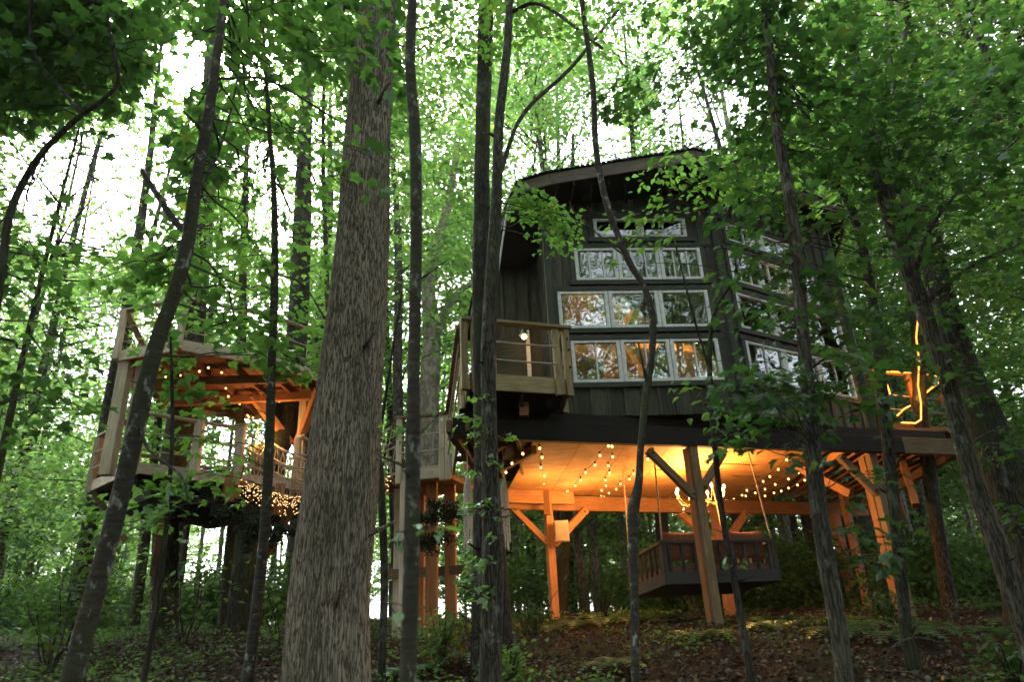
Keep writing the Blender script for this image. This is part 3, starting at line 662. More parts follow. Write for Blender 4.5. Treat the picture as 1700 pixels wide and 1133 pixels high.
icicles('icicle_lights', 'curtain of tiny warm fairy lights under the bridge, left of the thick trunk', [bp(t, 1.08, 0.02) for t in np.linspace(0.55, 1.0, 8)], 60, 0.46, 0.010)
icicles('icicle_lights', 'cluster of tiny warm fairy lights under the bridge, right of the thick trunk', [bp(t, 1.08, 0.02) for t in np.linspace(0.0, 0.3, 5)], 34, 0.5, 0.010)

# ------------------------------------------------------------------ the lookout treehouse on the left
look = thing('lookout_treehouse', (-6.3, 14.3, gz(-6.3, 14.3)), 'open two-storey timber lookout on the left with rope rails and an orange-lit upper deck', 'treehouse')
LP = [(-6.72, 11.75), (-6.0, 12.55), (-5.45, 13.15), (-4.55, 13.9), (-4.3, 15.6), (-5.6, 17.0), (-7.6, 16.4), (-8.5, 14.6), (-8.3, 13.2)]
cL = np.mean(np.array(LP), 0)
mb = MB(); mb.prism([tuple(np.array(p) + (cL - np.array(p)) * 0.03) for p in LP], 4.16, 4.30); plat = mb.build('platform', M['beam_under'], look)
mb = MB(); mb.prism([tuple(np.array(p) + (cL - np.array(p)) * 0.22) for p in LP], 3.8, 4.157); mb.build('floor_frame', M['beam_dark'], plat)
for i in range(len(LP)):
    p, q = LP[i], LP[(i + 1) % len(LP)]
    beam('rim_board', (*p, 4.25), (*q, 4.25), 0.05, 0.2, M['timber_pale'], plat)
    rail_post(p[0], p[1] - 0.03, 4.12, 5.28 if i in (1, 2) else 5.2, 0.15 if i in (0, 1, 2) else 0.12, plat)
    if i != 2:
        beam('handrail', (*p, 5.25), (*q, 5.25), 0.13, 0.045, M['timber_pale'], plat)
        for z in (4.58, 4.9): rope('rope', (p[0], p[1] - 0.08, z), (q[0], q[1] - 0.08, z), 0.02, 0.017, M['rope'], plat)
    k = Vector((*cL, 3.55)); e = Vector((*p, 4.1)); e = e.lerp(k, 0.15); e.z = 4.05
    beam('knee_brace', k, e, 0.10, 0.14, M['beam_dark'], plat)
    beam('joist', (*tuple(np.array(p) + (cL - np.array(p)) * 0.05), 4.08), (*cL, 4.0), 0.06, 0.16, M['beam_dark'], plat)
x, y = LP[2]; post('cap_block', x, y - 0.03, 5.28, 5.33, 0.2, M['timber_pale'], plat); x, y = LP[1]; 
for i in range(1):
    pass
for t in np.linspace(0.05, 0.95, 14):
    a = (-8.35 + 4.0 * t, 12.0 + 0.1, 4.32); pts = None
beam('rim_block', (-5.62, 12.98, 4.12), (-5.38, 13.2, 4.12), 0.1, 0.5, M['cedar'], plat); post('drop_post', -5.5, 13.05, 3.8, 4.2, 0.13, M['cedar'], plat); post('drop_post', -4.75, 13.6, 3.6, 4.2, 0.16, M['cedar'], plat)
# tall corner posts, upper deck
UPD = [(-7.35, 11.75), (-6.0, 11.35), (-4.7, 12.35), (-3.95, 13.5), (-4.4, 15.6), (-5.9, 16.2), (-7.4, 15.3), (-7.9, 13.4)]
cU = np.mean(np.array(UPD), 0)
mb = MB(); mb.prism([tuple(np.array(p) + (cU - np.array(p)) * 0.02) for p in UPD], 6.36, 6.42); up = mb.build('upper_deck', M['cedar_dark'], look)
for i in range(len(UPD)):
    p, q = UPD[i], UPD[(i + 1) % len(UPD)]
    beam('rim_board', (*p, 6.36), (*q, 6.36), 0.05, 0.2, M['timber_pale'], up); rail_post(p[0], p[1] - 0.05, 6.28, 7.3, 0.1, up)
    beam('handrail', (*p, 7.3), (*q, 7.3), 0.12, 0.04, M['timber_pale'], up)
    for z in (6.65, 6.95): rope('rope', (*p, z), (*q, z), 0.02, 0.012, M['rope'], up)
for (a, b) in (((-7.2, 12.0), (-7.3, 15.0)), ((-6.6, 11.75), (-6.7, 15.6)), ((-6.0, 11.6), (-6.05, 15.95)), ((-5.4, 12.0), (-5.4, 15.9)), ((-4.85, 12.4), (-4.8, 15.6)), ((-4.35, 13.1), (-4.35, 15.3))):
    beam('joist', (*a, 6.28), (*b, 6.28), 0.06, 0.14, M['cedar_dark'], up)
beam('carrier_beam', (-7.6, 13.9, 6.12), (-4.2, 13.9, 6.12), 0.12, 0.17, M['cedar'], up); beam('carrier_beam', (-7.2, 12.6, 6.12), (-4.55, 12.75, 6.12), 0.10, 0.17, M['cedar_dark'], up)
for k_ in range(20):
    xx = -7.75 + k_ * 0.19; ys = [yy for yy in np.linspace(11.3, 16.2, 60) if all(((UPD[(i + 1) % 8][0] - UPD[i][0]) * (yy - UPD[i][1]) - (UPD[(i + 1) % 8][1] - UPD[i][1]) * (xx - UPD[i][0])) > 0.12 for i in range(8))]
    if len(ys) > 4: beam('deck_plank', (xx, ys[0], 6.352), (xx, ys[-1], 6.352), 0.175, 0.014, M['cedar_dark'], up)
for (x, y, w) in ((-7.22, 11.85, 0.2), (-7.02, 11.98, 0.12), (-6.75, 11.8, 0.16), (-4.62, 14.3, 0.16), (-5.4, 14.6, 0.14)):
    post('tall_post', x, y, 4.15, 6.26, w, M['timber_pale'], look)
for (a, b) in (((-4.75, 14.45, 5.2), (-4.15, 13.75, 6.2)), ((-4.75, 14.6, 5.2), (-5.35, 15.2, 6.2)), ((-4.9, 14.4, 5.2), (-5.6, 13.9, 6.2)), ((-4.6, 14.7, 5.15), (-4.2, 15.4, 6.2))):
    beam('knee_brace', a, b, 0.16, 0.2, M['cedar'], look)
beam('knee_brace', (-7.6, 13.5, 3.2), (-8.2, 13.2, 4.1), 0.1, 0.12, M['timber'], look); beam('knee_brace', (-7.1, 13.7, 2.6), (-6.5, 12.6, 4.1), 0.12, 0.14, M['timber'], look)
beam('knee_brace', (-5.5, 14.2, 2.6), (-5.3, 13.6, 4.0), 0.12, 0.14, M['timber'], look); beam('knee_brace', (-5.2, 14.1, 2.7), (-4.6, 14.0, 3.8), 0.12, 0.14, M['timber'], look)

# ------------------------------------------------------------------ lamps and lights
def bulb_mesh(r, m):
    mb = MB(); mb.ball((0, 0, 0), r, 8, 6, 1.1); return mb.mesh('bulb', m, True)
BM = bulb_mesh(0.025, M['bulb']); BMS = bulb_mesh(0.022, M['bulb'])
sk = MB(); sk.tube([(0, 0, 0.03), (0, 0, 0.075)], 0.016, 6); SKM = sk.mesh('socket', M['wire'])
def strand(label, pix, zf, group='café string lights under the treehouse', bm=BM):
    pts = []
    for (px, py, zz) in pix: pts.append(zz if zz is not None and hasattr(zz, '__len__') else atz(px, py, zf if zz is None else zz))
    mb = MB(); w = []
    for i in range(len(pts) - 1):
        a, b = V(pts[i]), V(pts[i + 1])
        for j in range(4):
            t = j / 4; p = a.lerp(b, t); p.z += 0.07 - 0.03 * 4 * t * (1 - t); w.append(p)
    e = V(pts[-1]); e.z += 0.07; w.append(e); mb.tube(w, 0.006, 4)
    o = mb.build('string_light', M['wire'], None, label=label, cat='string light', group=group)
    for p in pts:
        link('bulb', bm, o, Matrix.Translation(V(p))); link('socket', SKM, o, Matrix.Translation(V(p)))
    return o
Z = lambda l, z=None: [(a, b, z) for a, b in l]
strand('string of warm bulbs hanging down beside the left back post of the under-deck ceiling', Z([(896, 745), (900, 760), (898, 777), (904, 791), (903, 803), (904, 813), (908, 822)], 4.1), 4.1)
strand('string of warm bulbs swagging from the left back post up to the ceiling', Z([(908, 829), (914, 831), (924, 827), (935, 822), (942, 816), (955, 807), (964, 798), (972, 785), (988, 773), (996, 757), (1010, 741)], 4.05), 4.1)
strand('string of warm bulbs dropping from the ceiling edge, third from the left', Z([(1016, 742), (1017, 759), (1010, 774), (1012, 786), (1005, 798), (1006, 807), (999, 815), (998, 823)], 4.05), 4.1)
strand('string of warm bulbs running up to the right behind the wavy thin trunk', Z([(992, 829), (1003, 826), (1011, 819), (1023, 813), (1030, 804), (1045, 796), (1052, 787), (1062, 776), (1075, 763)], 4.05), 4.1)
strand('string of warm bulbs rising steeply right of the chandelier, uppermost of the fan', Z([(1206, 832), (1218, 828), (1232, 823), (1240, 815), (1257, 808), (1267, 800), (1278, 792), (1292, 780), (1306, 764)], 4.05), 4.1)
strand('string of warm bulbs right of the chandelier, middle of the fan', Z([(1238, 824), (1254, 819), (1270, 813), (1287, 805), (1309, 796), (1325, 786)], 4.0), 4.1)
strand('string of warm bulbs right of the chandelier, lowest of the fan', Z([(1270, 824), (1285, 819), (1297, 816), (1309, 811), (1324, 806), (1336, 798)], 4.0), 4.1)
strand('short string of warm bulbs under the left end of the platform beneath the balcony', Z([(868, 754), (850, 770), (840, 785)], 4.0), 4.0)
strand('two warm bulbs hanging under the landing beside the ivy-clad trunk', Z([(757, 822), (771, 822)], 3.7), 3.7)
LG = 'string lights under the lookout roof'
strand('string of warm bulbs along the left underside of the lookout upper deck', Z([(275, 626), (300, 624), (331, 617), (346, 611), (368, 619), (372, 633), (375, 645), (379, 658), (398, 671), (402, 683), (411, 690)], 6.12), 6.1, LG, BMS)
strand('string of warm bulbs across the middle underside of the lookout upper deck', Z([(358, 657), (379, 659), (389, 667), (401, 665), (422, 667), (443, 668), (464, 667), (484, 665), (504, 663)], 6.1), 6.1, LG, BMS)
strand('string of warm bulbs along the far edge of the lookout upper deck', Z([(403, 687), (413, 693), (420, 694), (432, 697), (505, 694), (512, 691), (523, 686), (500, 697)], 6.1), 6.1, LG, BMS)

def point(name, loc, power, col, parent, r=0.06):
    l = bpy.data.lights.new(name, 'POINT'); l.energy = power; l.color = col; l.shadow_soft_size = r
    return link(name, l, parent, Matrix.Translation(V(loc)))
WARM = (1.0, 0.48, 0.135)
point('bead_light', RL_AT, 5, (1.0, 0.4, 0.07), rlo, 0.15)
def chandelier(label, loc, R, ztop, narm, power, small=False):
    x, y, z = loc; t = thing('chandelier', (x, y, z), label, 'chandelier')
    mb = MB(); mb.tube([(x, y, ztop), (x, y, z + 0.28)], 0.007, 6); mb.tube([(x, y, z + 0.3), (x, y, z + 0.22), (x, y, z + 0.1), (x, y, z), (x, y, z - 0.12), (x, y, z - 0.17)], [0.012, 0.03, 0.02, 0.05, 0.03, 0.008], 10); mb.build('stem', M['crystal'], t, True)
    mb = MB(); mb.tube([(x, y, ztop), (x, y, ztop - 0.03)], 0.06, 12); mb.build('ceiling_rose', M['crystal'], t)
    for i in range(narm):
        a = 2 * PI * (i + 0.3) / narm; c_, s_ = math.cos(a), math.sin(a)
        mb = MB(); pts = [(x + c_ * R * q, y + s_ * R * q, z + h) for q, h in ((0.08, -0.02), (0.3, -0.1), (0.6, -0.14), (0.85, -0.09), (1.0, 0.02))]
        mb.tube(pts, 0.009, 6); mb.tube([(x + c_ * R, y + s_ * R, z + 0.02), (x + c_ * R, y + s_ * R, z + 0.03)], 0.035, 8)
        arm = mb.build('arm', M['crystal'], t, True)
        mb = MB(); mb.tube([(x + c_ * R, y + s_ * R, z + 0.03), (x + c_ * R, y + s_ * R, z + 0.11)], 0.012, 6); mb.build('candle', M['yarn'], arm)
        mb = MB(); mb.ball((x + c_ * R, y + s_ * R, z + 0.15), 0.028, 8, 6, 1.6); mb.build('bulb', M['bulb_hot'], arm, True)
        for dz in (0.06, 0.12):
            mb = MB(); mb.ball((x + c_ * R * 0.8, y + s_ * R * 0.8, z - 0.12 - dz), 0.014, 6, 4, 1.5); mb.build('crystal_drop', M['glass'], arm)
    for i in range(3):
        a = 2 * PI * i / 3; point('lamp_light', (x + R * 0.8 * math.cos(a), y + R * 0.8 * math.sin(a), z + 0.2), power / 3, WARM, t)
    return t
chandelier('branched chandelier with glowing candle bulbs hanging under the main treehouse', (3.5, 13.4, 3.52), 0.47, 4.15, 8, 80)
chandelier('small glowing chandelier hanging in the lookout above the rope bridge end', (-5.35, 13.7, 4.98), 0.16, 6.2, 5, 13)
for o_ in [o for o in bpy.data.objects if o.get('category') == 'string light' and 'ceiling' in o.get('label', '') and 'under-deck' in o['label'] or 'swagging' in o.get('label', '') or 'third from the left' in o.get('label', '')]:
    b_ = [c for c in COL.objects if c.parent == o_ and c.name.startswith('bulb')]; p = WM[b_[len(b_) // 2].name].translation
    point('bulb_light', (p.x, p.y, p.z - 0.5), 9, WARM, o_, 0.3)
# pendant cluster inside the house
pen = thing('pendant_cluster', (3.72, 12.7, 6.5), 'cluster of glowing bare bulbs behind the right pane of the second window row', 'pendant lamp')
for dx, dy, dz in ((-0.32, 0.0, -0.05), (0.0, 0.1, 0.05), (0.3, -0.05, 0.03), (0.1, 0.3, 0.0)):
    x, y, z = 3.72 + dx * 0.7, 12.7 + dy, 7.02 + dz
    mb = MB(); mb.tube([(x, y, z + 0.08), (3.72, 12.7, 8.2)], 0.006, 5); mb.build('cord', M['wire'], pen)
    mb = MB(); mb.ball((x, y, z), 0.05, 10, 7, 1.2); mb.build('bulb', M['bulb_hot'], pen, True)
point('lamp_light', (3.8, 13.1, 6.75), 38, WARM, pen, 0.15)
lo = thing('floor_lamp', (1.6, 13.0, 4.8), 'glowing lamp on a thin stand inside, behind the lowest left windows', 'lamp')
mb = MB(); mb.tube([(1.6, 13.0, 4.8), (1.6, 13.0, 4.83)], 0.14, 14); mb.tube([(1.6, 13.0, 4.83), (1.6, 13.0, 6.1)], 0.012, 6); mb.build('stand', M['black_metal'], lo)
mb = MB(); mb.tube([(1.6, 13.0, 6.1), (1.6, 13.0, 6.35)], [0.17, 0.11], 16, False); mb.build('lamp_shade', M['curtain'], lo)
mb = MB(); mb.ball((1.6, 13.0, 6.18), 0.05); mb.build('bulb', M['bulb_hot'], lo, True)
point('lamp_light', (1.6, 12.9, 6.0), 15, WARM, lo, 0.15)
# wall lamp by the entry door
wl = thing('wall_lamp', (0.42, 12.8, 5.9), 'gooseneck wall lamp with a dark shade glowing beside the balcony door', 'wall lamp')
q = at(870, 560, 12.3); x, y, z = q
mb = MB(); mb.tube([(x + 0.05, 12.85, z + 0.1), (x + 0.04, 12.6, z + 0.26), (x, y + 0.05, z + 0.25), (x, y, z + 0.16)], 0.012, 6); mb.build('arm', M['black_metal'], wl, True)
mb = MB(); mb.tube([(x, y, z + 0.17), (x, y, z + 0.12), (x, y, z + 0.04)], [0.025, 0.05, 0.1], 16, False); mb.build('lamp_shade', M['lampshade'], wl, True)
mb = MB(); mb.ball((x, y, z + 0.01), 0.055, 10, 7); mb.build('bulb', M['bulb_hot'], wl, True)
point('lamp_light', (x, y, z - 0.06), 0.9, WARM, wl, 0.05)

# macrame hangings by the ivy trunk
for i, (px, py, yy, lab) in enumerate(((776, 790, 10.6, 'long cream yarn tassel hanging under the deck just left of the ivy trunk'), (836, 795, 10.8, 'long cream yarn tassel hanging under the deck just right of the ivy trunk'))):
    p = at(px, py, yy); mb = MB()
    for k in range(26):
        dx, dy = random.uniform(-0.06, 0.06), random.uniform(-0.05, 0.05); L = random.uniform(0.6, 1.15)
        mb.tube([(p[0] + dx * 0.2, p[1] + dy * 0.2, p[2]), (p[0] + dx, p[1] + dy, p[2] - 0.2), (p[0] + dx * 1.2, p[1] + dy, p[2] - L)], 0.008, 4, False)
    mb.tube([(p[0], p[1], 4.3), (p[0], p[1], p[2] + 0.02)], 0.008, 5)
    mb.build('yarn_hanging', M['yarn'], None, label=lab, cat='wall hanging', group='macrame tassels')

# ------------------------------------------------------------------ hanging daybed
bed = thing('hanging_daybed', (3.4, 12.9, gz(3.4, 12.9)), 'charcoal slatted daybed swing hanging on ropes beneath the treehouse', 'daybed')
b0 = Vector((2.36, 12.0, 1.93)); bu = Vector((0.965, 0.262, 0)); bv = Vector((-0.20, 1.0, -0.09)).normalized(); BW, BD = 2.15, 1.7
def BP(a, b, z): return b0 + bu * a + bv * b + Vector((0, 0, z))
mb = MB(); k = [BP(0, 0, 0), BP(BW, 0, 0), BP(BW, BD, 0), BP(0, BD, 0)]
mb.v = [tuple(p) for p in k] + [tuple(p + Vector((0, 0, 0.1))) for p in k]; mb.f = [(3, 2, 1, 0), (4, 5, 6, 7), (0, 1, 5, 4), (1, 2, 6, 5), (2, 3, 7, 6), (3, 0, 4, 7)]; mb.build('base', M['beam_dark'], bed)
for (a, b) in (((0, 0), (BW, 0)), ((0, BD), (BW, BD)), ((0, 0), (0, BD)), ((BW, 0), (BW, BD))):
    A_, B_ = BP(*a, 0.09), BP(*b, 0.09); beam('side_board', A_, B_, 0.045, 0.20, M['bed_paint'], bed)
    if b != (BW, BD) or a == (BW, 0): beam('top_rail', BP(*a, 0.66), BP(*b, 0.66), 0.09, 0.045, M['bed_paint'], bed)
for i in range(9):
    a = BW * (i + 0.5) / 9 ; post('slat', *BP(a, 0, 0)[:2], BP(a, 0, 0.19).z, BP(a, 0, 0.64).z, 0.045, M['bed_paint'], bed, 0.26)
for i in range(7):
    b = BD * (i + 0.5) / 7
    for a in (0, BW): post('slat', *BP(a, b, 0)[:2], BP(a, b, 0.19).z, BP(a, b, 0.64).z, 0.045, M['bed_paint'], bed, 0.26)
for a, b in ((0.02, 0.02), (BW - 0.02, 0.02), (0.02, BD), (BW - 0.02, BD)):
    post('corner_post', *BP(a, b, 0)[:2], BP(a, b, 0).z, BP(a, b, 0.70).z, 0.085, M['bed_paint'], bed, 0.26)
    p = BP(a, b, 0.68); rope('rope', p, (p.x + (0.06 if a < 1 else -0.12), p.y + 0.05, 4.28), 0.0, 0.014, M['rope'], bed)
mb = MB(); q = [BP(0.06, 0.06, 0.1), BP(BW - 0.06, 0.06, 0.1), BP(BW - 0.06, BD - 0.06, 0.1), BP(0.06, BD - 0.06, 0.1)]
mb.v = [tuple(p) for p in q] + [tuple(p + Vector((0, 0, 0.2))) for p in q]; mb.f = [(3, 2, 1, 0), (4, 5, 6, 7), (0, 1, 5, 4), (1, 2, 6, 5), (2, 3, 7, 6), (3, 0, 4, 7)]; mb.build('mattress', M['mattress'], bed)
def pillow(label, c_, w, h, t, rz, tilt):
    n = 12; mb = MB()
    for sgn in (1, -1):
        k = len(mb.v)
        for i in range(n + 1):
            for j in range(n + 1):
                u, v = i / n * 2 - 1, j / n * 2 - 1
                e = max(0.0, (1 - u ** 4) * (1 - v ** 4)) ** 0.45; pin = 1 - 0.10 * (1 - abs(v) ** 2) * abs(u) ** 3; pin2 = 1 - 0.12 * (1 - abs(u) ** 2) * abs(v) ** 3
                mb.v.append((u * w / 2 * pin, sgn * t / 2 * e, v * h / 2 * pin2))
        for i in range(n):
            for j in range(n):
                a = k + i * (n + 1) + j; f = (a, a + 1, a + n + 2, a + n + 1); mb.f.append(f if sgn > 0 else f[::-1])
    mt = Matrix.Translation(c_) @ Matrix.Rotation(rz, 4, 'Z') @ Matrix.Rotation(tilt, 4, 'X')
    return tag(link('pillow', mb.mesh('pillow', M['cushion'], True), None, mt), label, 'pillow', 'pillows on the hanging daybed')
pillow('rust pillow at the left front corner of the daybed, edge lit orange', BP(0.42, 0.14, 0.62), 0.72, 0.5, 0.2, 0.27, 0.12)
pillow('rust pillow leaning at the right front of the daybed, tilted up', BP(1.68, 0.16, 0.62), 0.76, 0.5, 0.2, 0.27, 0.1)
pillow('dark rust pillow in the middle of the daybed behind the post', BP(1.08, 0.2, 0.5), 0.6, 0.46, 0.2, 0.27, 0.15)

# furniture behind the glass
ch = thing('armchair', (1.35, 11.75, 4.8), 'mustard armchair behind the lowest left window', 'armchair')
mb = MB(); mb.box((1.05, 11.55, 5.05), (1.6, 12.1, 5.25)); mb.build('seat', M['yellow'], ch)
beam('backrest', (1.3, 11.42, 5.18), (1.38, 11.38, 5.72), 0.5, 0.09, M['yellow'], ch, up=(0.1, -1, 0))
for x in (1.08, 1.55):
    beam('armrest', (x, 11.5, 5.42), (x, 12.05, 5.42), 0.08, 0.06, M['yellow'], ch)
    for y in (11.55, 12.05): post('leg', x, y, 4.8, 5.4, 0.045, M['inner_wood'], ch)
cu = MB(); nx_ = 22
for i in range(nx_ + 1):
    t = i / nx_
    for z, sp in ((4.9, 1.0), (5.5, 0.55), (6.02, 0.10)):
        cu.v.append((2.75 - 0.75 * t * sp, 11.26 + 0.035 * math.sin(i * 1.9), z))
for i in range(nx_):
    for j in range(2): a = i * 3 + j; cu.f.append((a, a + 3, a + 4, a + 1))
cur = cu.build('curtain', M['curtain'], None, True, label='pale curtain gathered to one side behind the middle lowest window', cat='curtain')
md = cur.modifiers.new('thickness', 'SOLIDIFY'); md.thickness = 0.01
cu = MB()
for i in range(nx_ + 1):
    t = i / nx_
    for z, sp in ((6.95, 0.25), (7.3, 0.6), (7.66, 1.0)):
        cu.v.append((3.6 - 0.5 * t * sp, 11.28 + 0.03 * math.sin(i * 1.7), z))
for i in range(nx_):
    for j in range(2): a = i * 3 + j; cu.f.append((a, a + 3, a + 4, a + 1))
cur = cu.build('curtain', M['curtain'], None, True, label='cream curtain tied back in the upper right window of the front wall', cat='curtain')
md = cur.modifiers.new('thickness', 'SOLIDIFY'); md.thickness = 0.01
# ------------------------------------------------------------------ leaves
def T(v, f): return np.array(v, float), f
LEAF = {
 'far': T([(0, 0, 0), (0.36, 0.45, 0.07), (0, 1, 0), (-0.36, 0.45, 0.07)], [(0, 1, 2), (0, 2, 3)]),
 'beech': T([(0, 0, 0), (0.25, 0.3, 0.04), (0.27, 0.6, 0.04), (0, 1, -0.05), (-0.27, 0.6, 0.04), (-0.25, 0.3, 0.04)], [(0, 1, 2, 3), (0, 3, 4, 5)]),
 'maple': T([(0, 0.08, 0), (0.14, -0.02, 0), (0.42, 0.06, 0.02), (0.36, 0.2, 0.03), (0.62, 0.46, 0.03), (0.38, 0.47, 0.02), (0.34, 0.6, 0.02), (0.2, 0.55, 0.0), (0.16, 0.78, -0.02), (0, 1.0, -0.07),
             (-0.16, 0.78, -0.02), (-0.2, 0.55, 0.0), (-0.34, 0.6, 0.02), (-0.38, 0.47, 0.02), (-0.62, 0.46, 0.03), (-0.36, 0.2, 0.03), (-0.42, 0.06, 0.02), (-0.14, -0.02, 0)],
             [(0, 1, 2, 3), (0, 3, 4, 5), (0, 5, 6, 7), (0, 7, 8, 9), (0, 9, 10, 11), (0, 11, 12, 13), (0, 13, 14, 15), (0, 15, 16, 17)]),
}
def frames(dirs, droop=0.25, tilt=0.35):
    """leaf axes: dirs = horizontal pointing directions (n,3); returns X,Y,Z bases"""
    n = len(dirs)
    Y = dirs + rng.normal(0, 0.25, (n, 3)); Y[:, 2] -= droop; Y /= np.linalg.norm(Y, axis=1)[:, None]
    Zv = np.tile([0, 0, 1.0], (n, 1)) + rng.normal(0, tilt, (n, 3)); X = np.cross(Y, Zv); X /= np.linalg.norm(X, axis=1)[:, None]
    return X, Y, np.cross(X, Y)
def leaf_mesh(name, P, dirs, size, kind, m, droop=0.25, tilt=0.35):
    tv, tf = LEAF[kind]; n = len(P)
    if n == 0: return None
    X, Y, Z = frames(dirs, droop, tilt); size = np.broadcast_to(size, (n,))[:, None, None]
    w = rng.uniform(0.8, 1.15, (n, 1, 1))
    v = P[:, None] + size * (X[:, None] * tv[None, :, 0:1] * w + Y[:, None] * tv[None, :, 1:2] + Z[:, None] * tv[None, :, 2:3] * rng.uniform(0.2, 3.0, (n, 1, 1)))
    k = len(tv); fs = len(tf[0]); F = (np.arange(n)[:, None, None] * k + np.array(tf)[None]).reshape(-1, fs)
    me = bpy.data.meshes.new(name); me.vertices.add(n * k); me.vertices.foreach_set('co', v.astype(np.float32).ravel())
    me.loops.add(F.size); me.loops.foreach_set('vertex_index', F.astype(np.int32).ravel())
    me.polygons.add(len(F)); me.polygons.foreach_set('loop_start', np.arange(0, F.size, fs, dtype=np.int32))
    me.materials.append(m); me.update(calc_edges=True); return me

# openings in the canopy where the photograph shows open sky: (px, py, rx, ry, share of leaves kept)
GAPS = [(120, 320, 85, 75, .08), (215, 300, 60, 75, .1), (190, 385, 80, 30, .25), (312, 100, 48, 34, .12), (270, 170, 40, 40, .4), (490, 330, 55, 65, .2), (440, 285, 35, 40, .25), (1130, 165, 36, 75, .15),
        (1150, 235, 45, 35, .12), (1175, 180, 35, 30, .2), (30, 250, 30, 40, .4), (975, 255, 50, 22, .25), (870, 270, 25, 50, .5), (345, 900, 50, 60, .2), (330, 960, 60, 80, .25), (470, 960, 35, 75, .2), (500, 745, 35, 50, .2), (550, 220, 30, 60, .4),
        (860, 930, 30, 60, .45), (1000, 320, 40, 20, .3), (40, 540, 60, 40, .5), (205, 560, 50, 30, .4), (450, 130, 40, 50, .5), (640, 300, 20, 60, .5), (720, 700, 40, 80, .55), (120, 640, 60, 50, .6), (1630, 55, 60, 20, .5), (1220, 190, 20, 40, .5), (1010, 250, 30, 30, .5)]
def keep(P, extra=None, soft=True):
    px, py, d = project(P); k = np.ones(len(P))
    for (cx, cy_, rx, ry, s) in GAPS:
        rx, ry, s = rx * 1.15, ry * 1.15, s + 0.0
        q = np.sqrt(((px - cx) / rx) ** 2 + ((py - cy_) / ry) ** 2) + 0.25 * np.sin(px * 0.11 + cy_) * np.sin(py * 0.13 + cx)
        k = np.where(q < 1, np.minimum(k, s), np.where(q < 1.45, np.minimum(k, s + (1 - s) * (q - 1) / 0.45), k))
    front = (d > 0.5) & (P[:, 1] > 0)
    k = np.where(front, k, 1.0)
    # nothing grows through the buildings or across the air in front of the glass
    x, y, z = P[:, 0], P[:, 1], P[:, 2]
    inside = (x > -1.2 - 0.0 * y) & (x < 9.6) & (y > 9.2 + np.clip(x, 0, 9) * 0.3 - 0.6) & (y < 19.3) & (z > 2.6) & (z < 9.9)
    inside |= (x > -9) & (x < -3.8) & (y > 11.0) & (y < 17.2) & (z > 3.2) & (z < 8.0)
    inside |= (x > -4.3) & (x < -1) & (y > 11.5) & (y < 14.2) & (z > 3.2) & (z < 5.6)
    inside |= (x > 0) & (x < 7) & (y > 11) & (y < 18) & (z < 3.6)
    k = np.where(inside, 0, k)
    clear = front & (px > 880) & (px < 1215) & (py > 285) & (py < 1010) & (y < 11)
    clear |= front & (px > 1175) & (px < 1450) & (py > 330) & (py < 720) & (y < 12) & (rng.random(len(P)) < 0.0)
    clear |= front & (px > 830) & (px < 1400) & (py > 735) & (py < 1010) & (y < 16)
    clear |= front & (px > 470) & (px < 640) & (y < 5.5) & (py > 330)
    clear |= front & (d < 2.2)
    k = np.where(clear, 0, k)
    if extra is not None: k = extra(px, py, P, k)
    return rng.random(len(P)) < k

def smooth(a, n):
    """Catmull-Rom resample of an array of rows"""
    a = np.asarray(a, float); m = len(a)
    if m < 3: t = np.linspace(0, m - 1, n); return np.stack([np.interp(t, np.arange(m), a[:, c]) for c in range(a.shape[1])], 1)
    e = np.vstack([2 * a[0] - a[1], a, 2 * a[-1] - a[-2]]); out = []
    for t in np.linspace(0, m - 1 - 1e-6, n):
        i = int(t); f = t - i; p0, p1, p2, p3 = e[i], e[i + 1], e[i + 2], e[i + 3]
        out.append(0.5 * ((2 * p1) + (-p0 + p2) * f + (2 * p0 - 5 * p1 + 4 * p2 - p3) * f * f + (-p0 + 3 * p1 - 3 * p2 + p3) * f ** 3))
    return np.array(out)

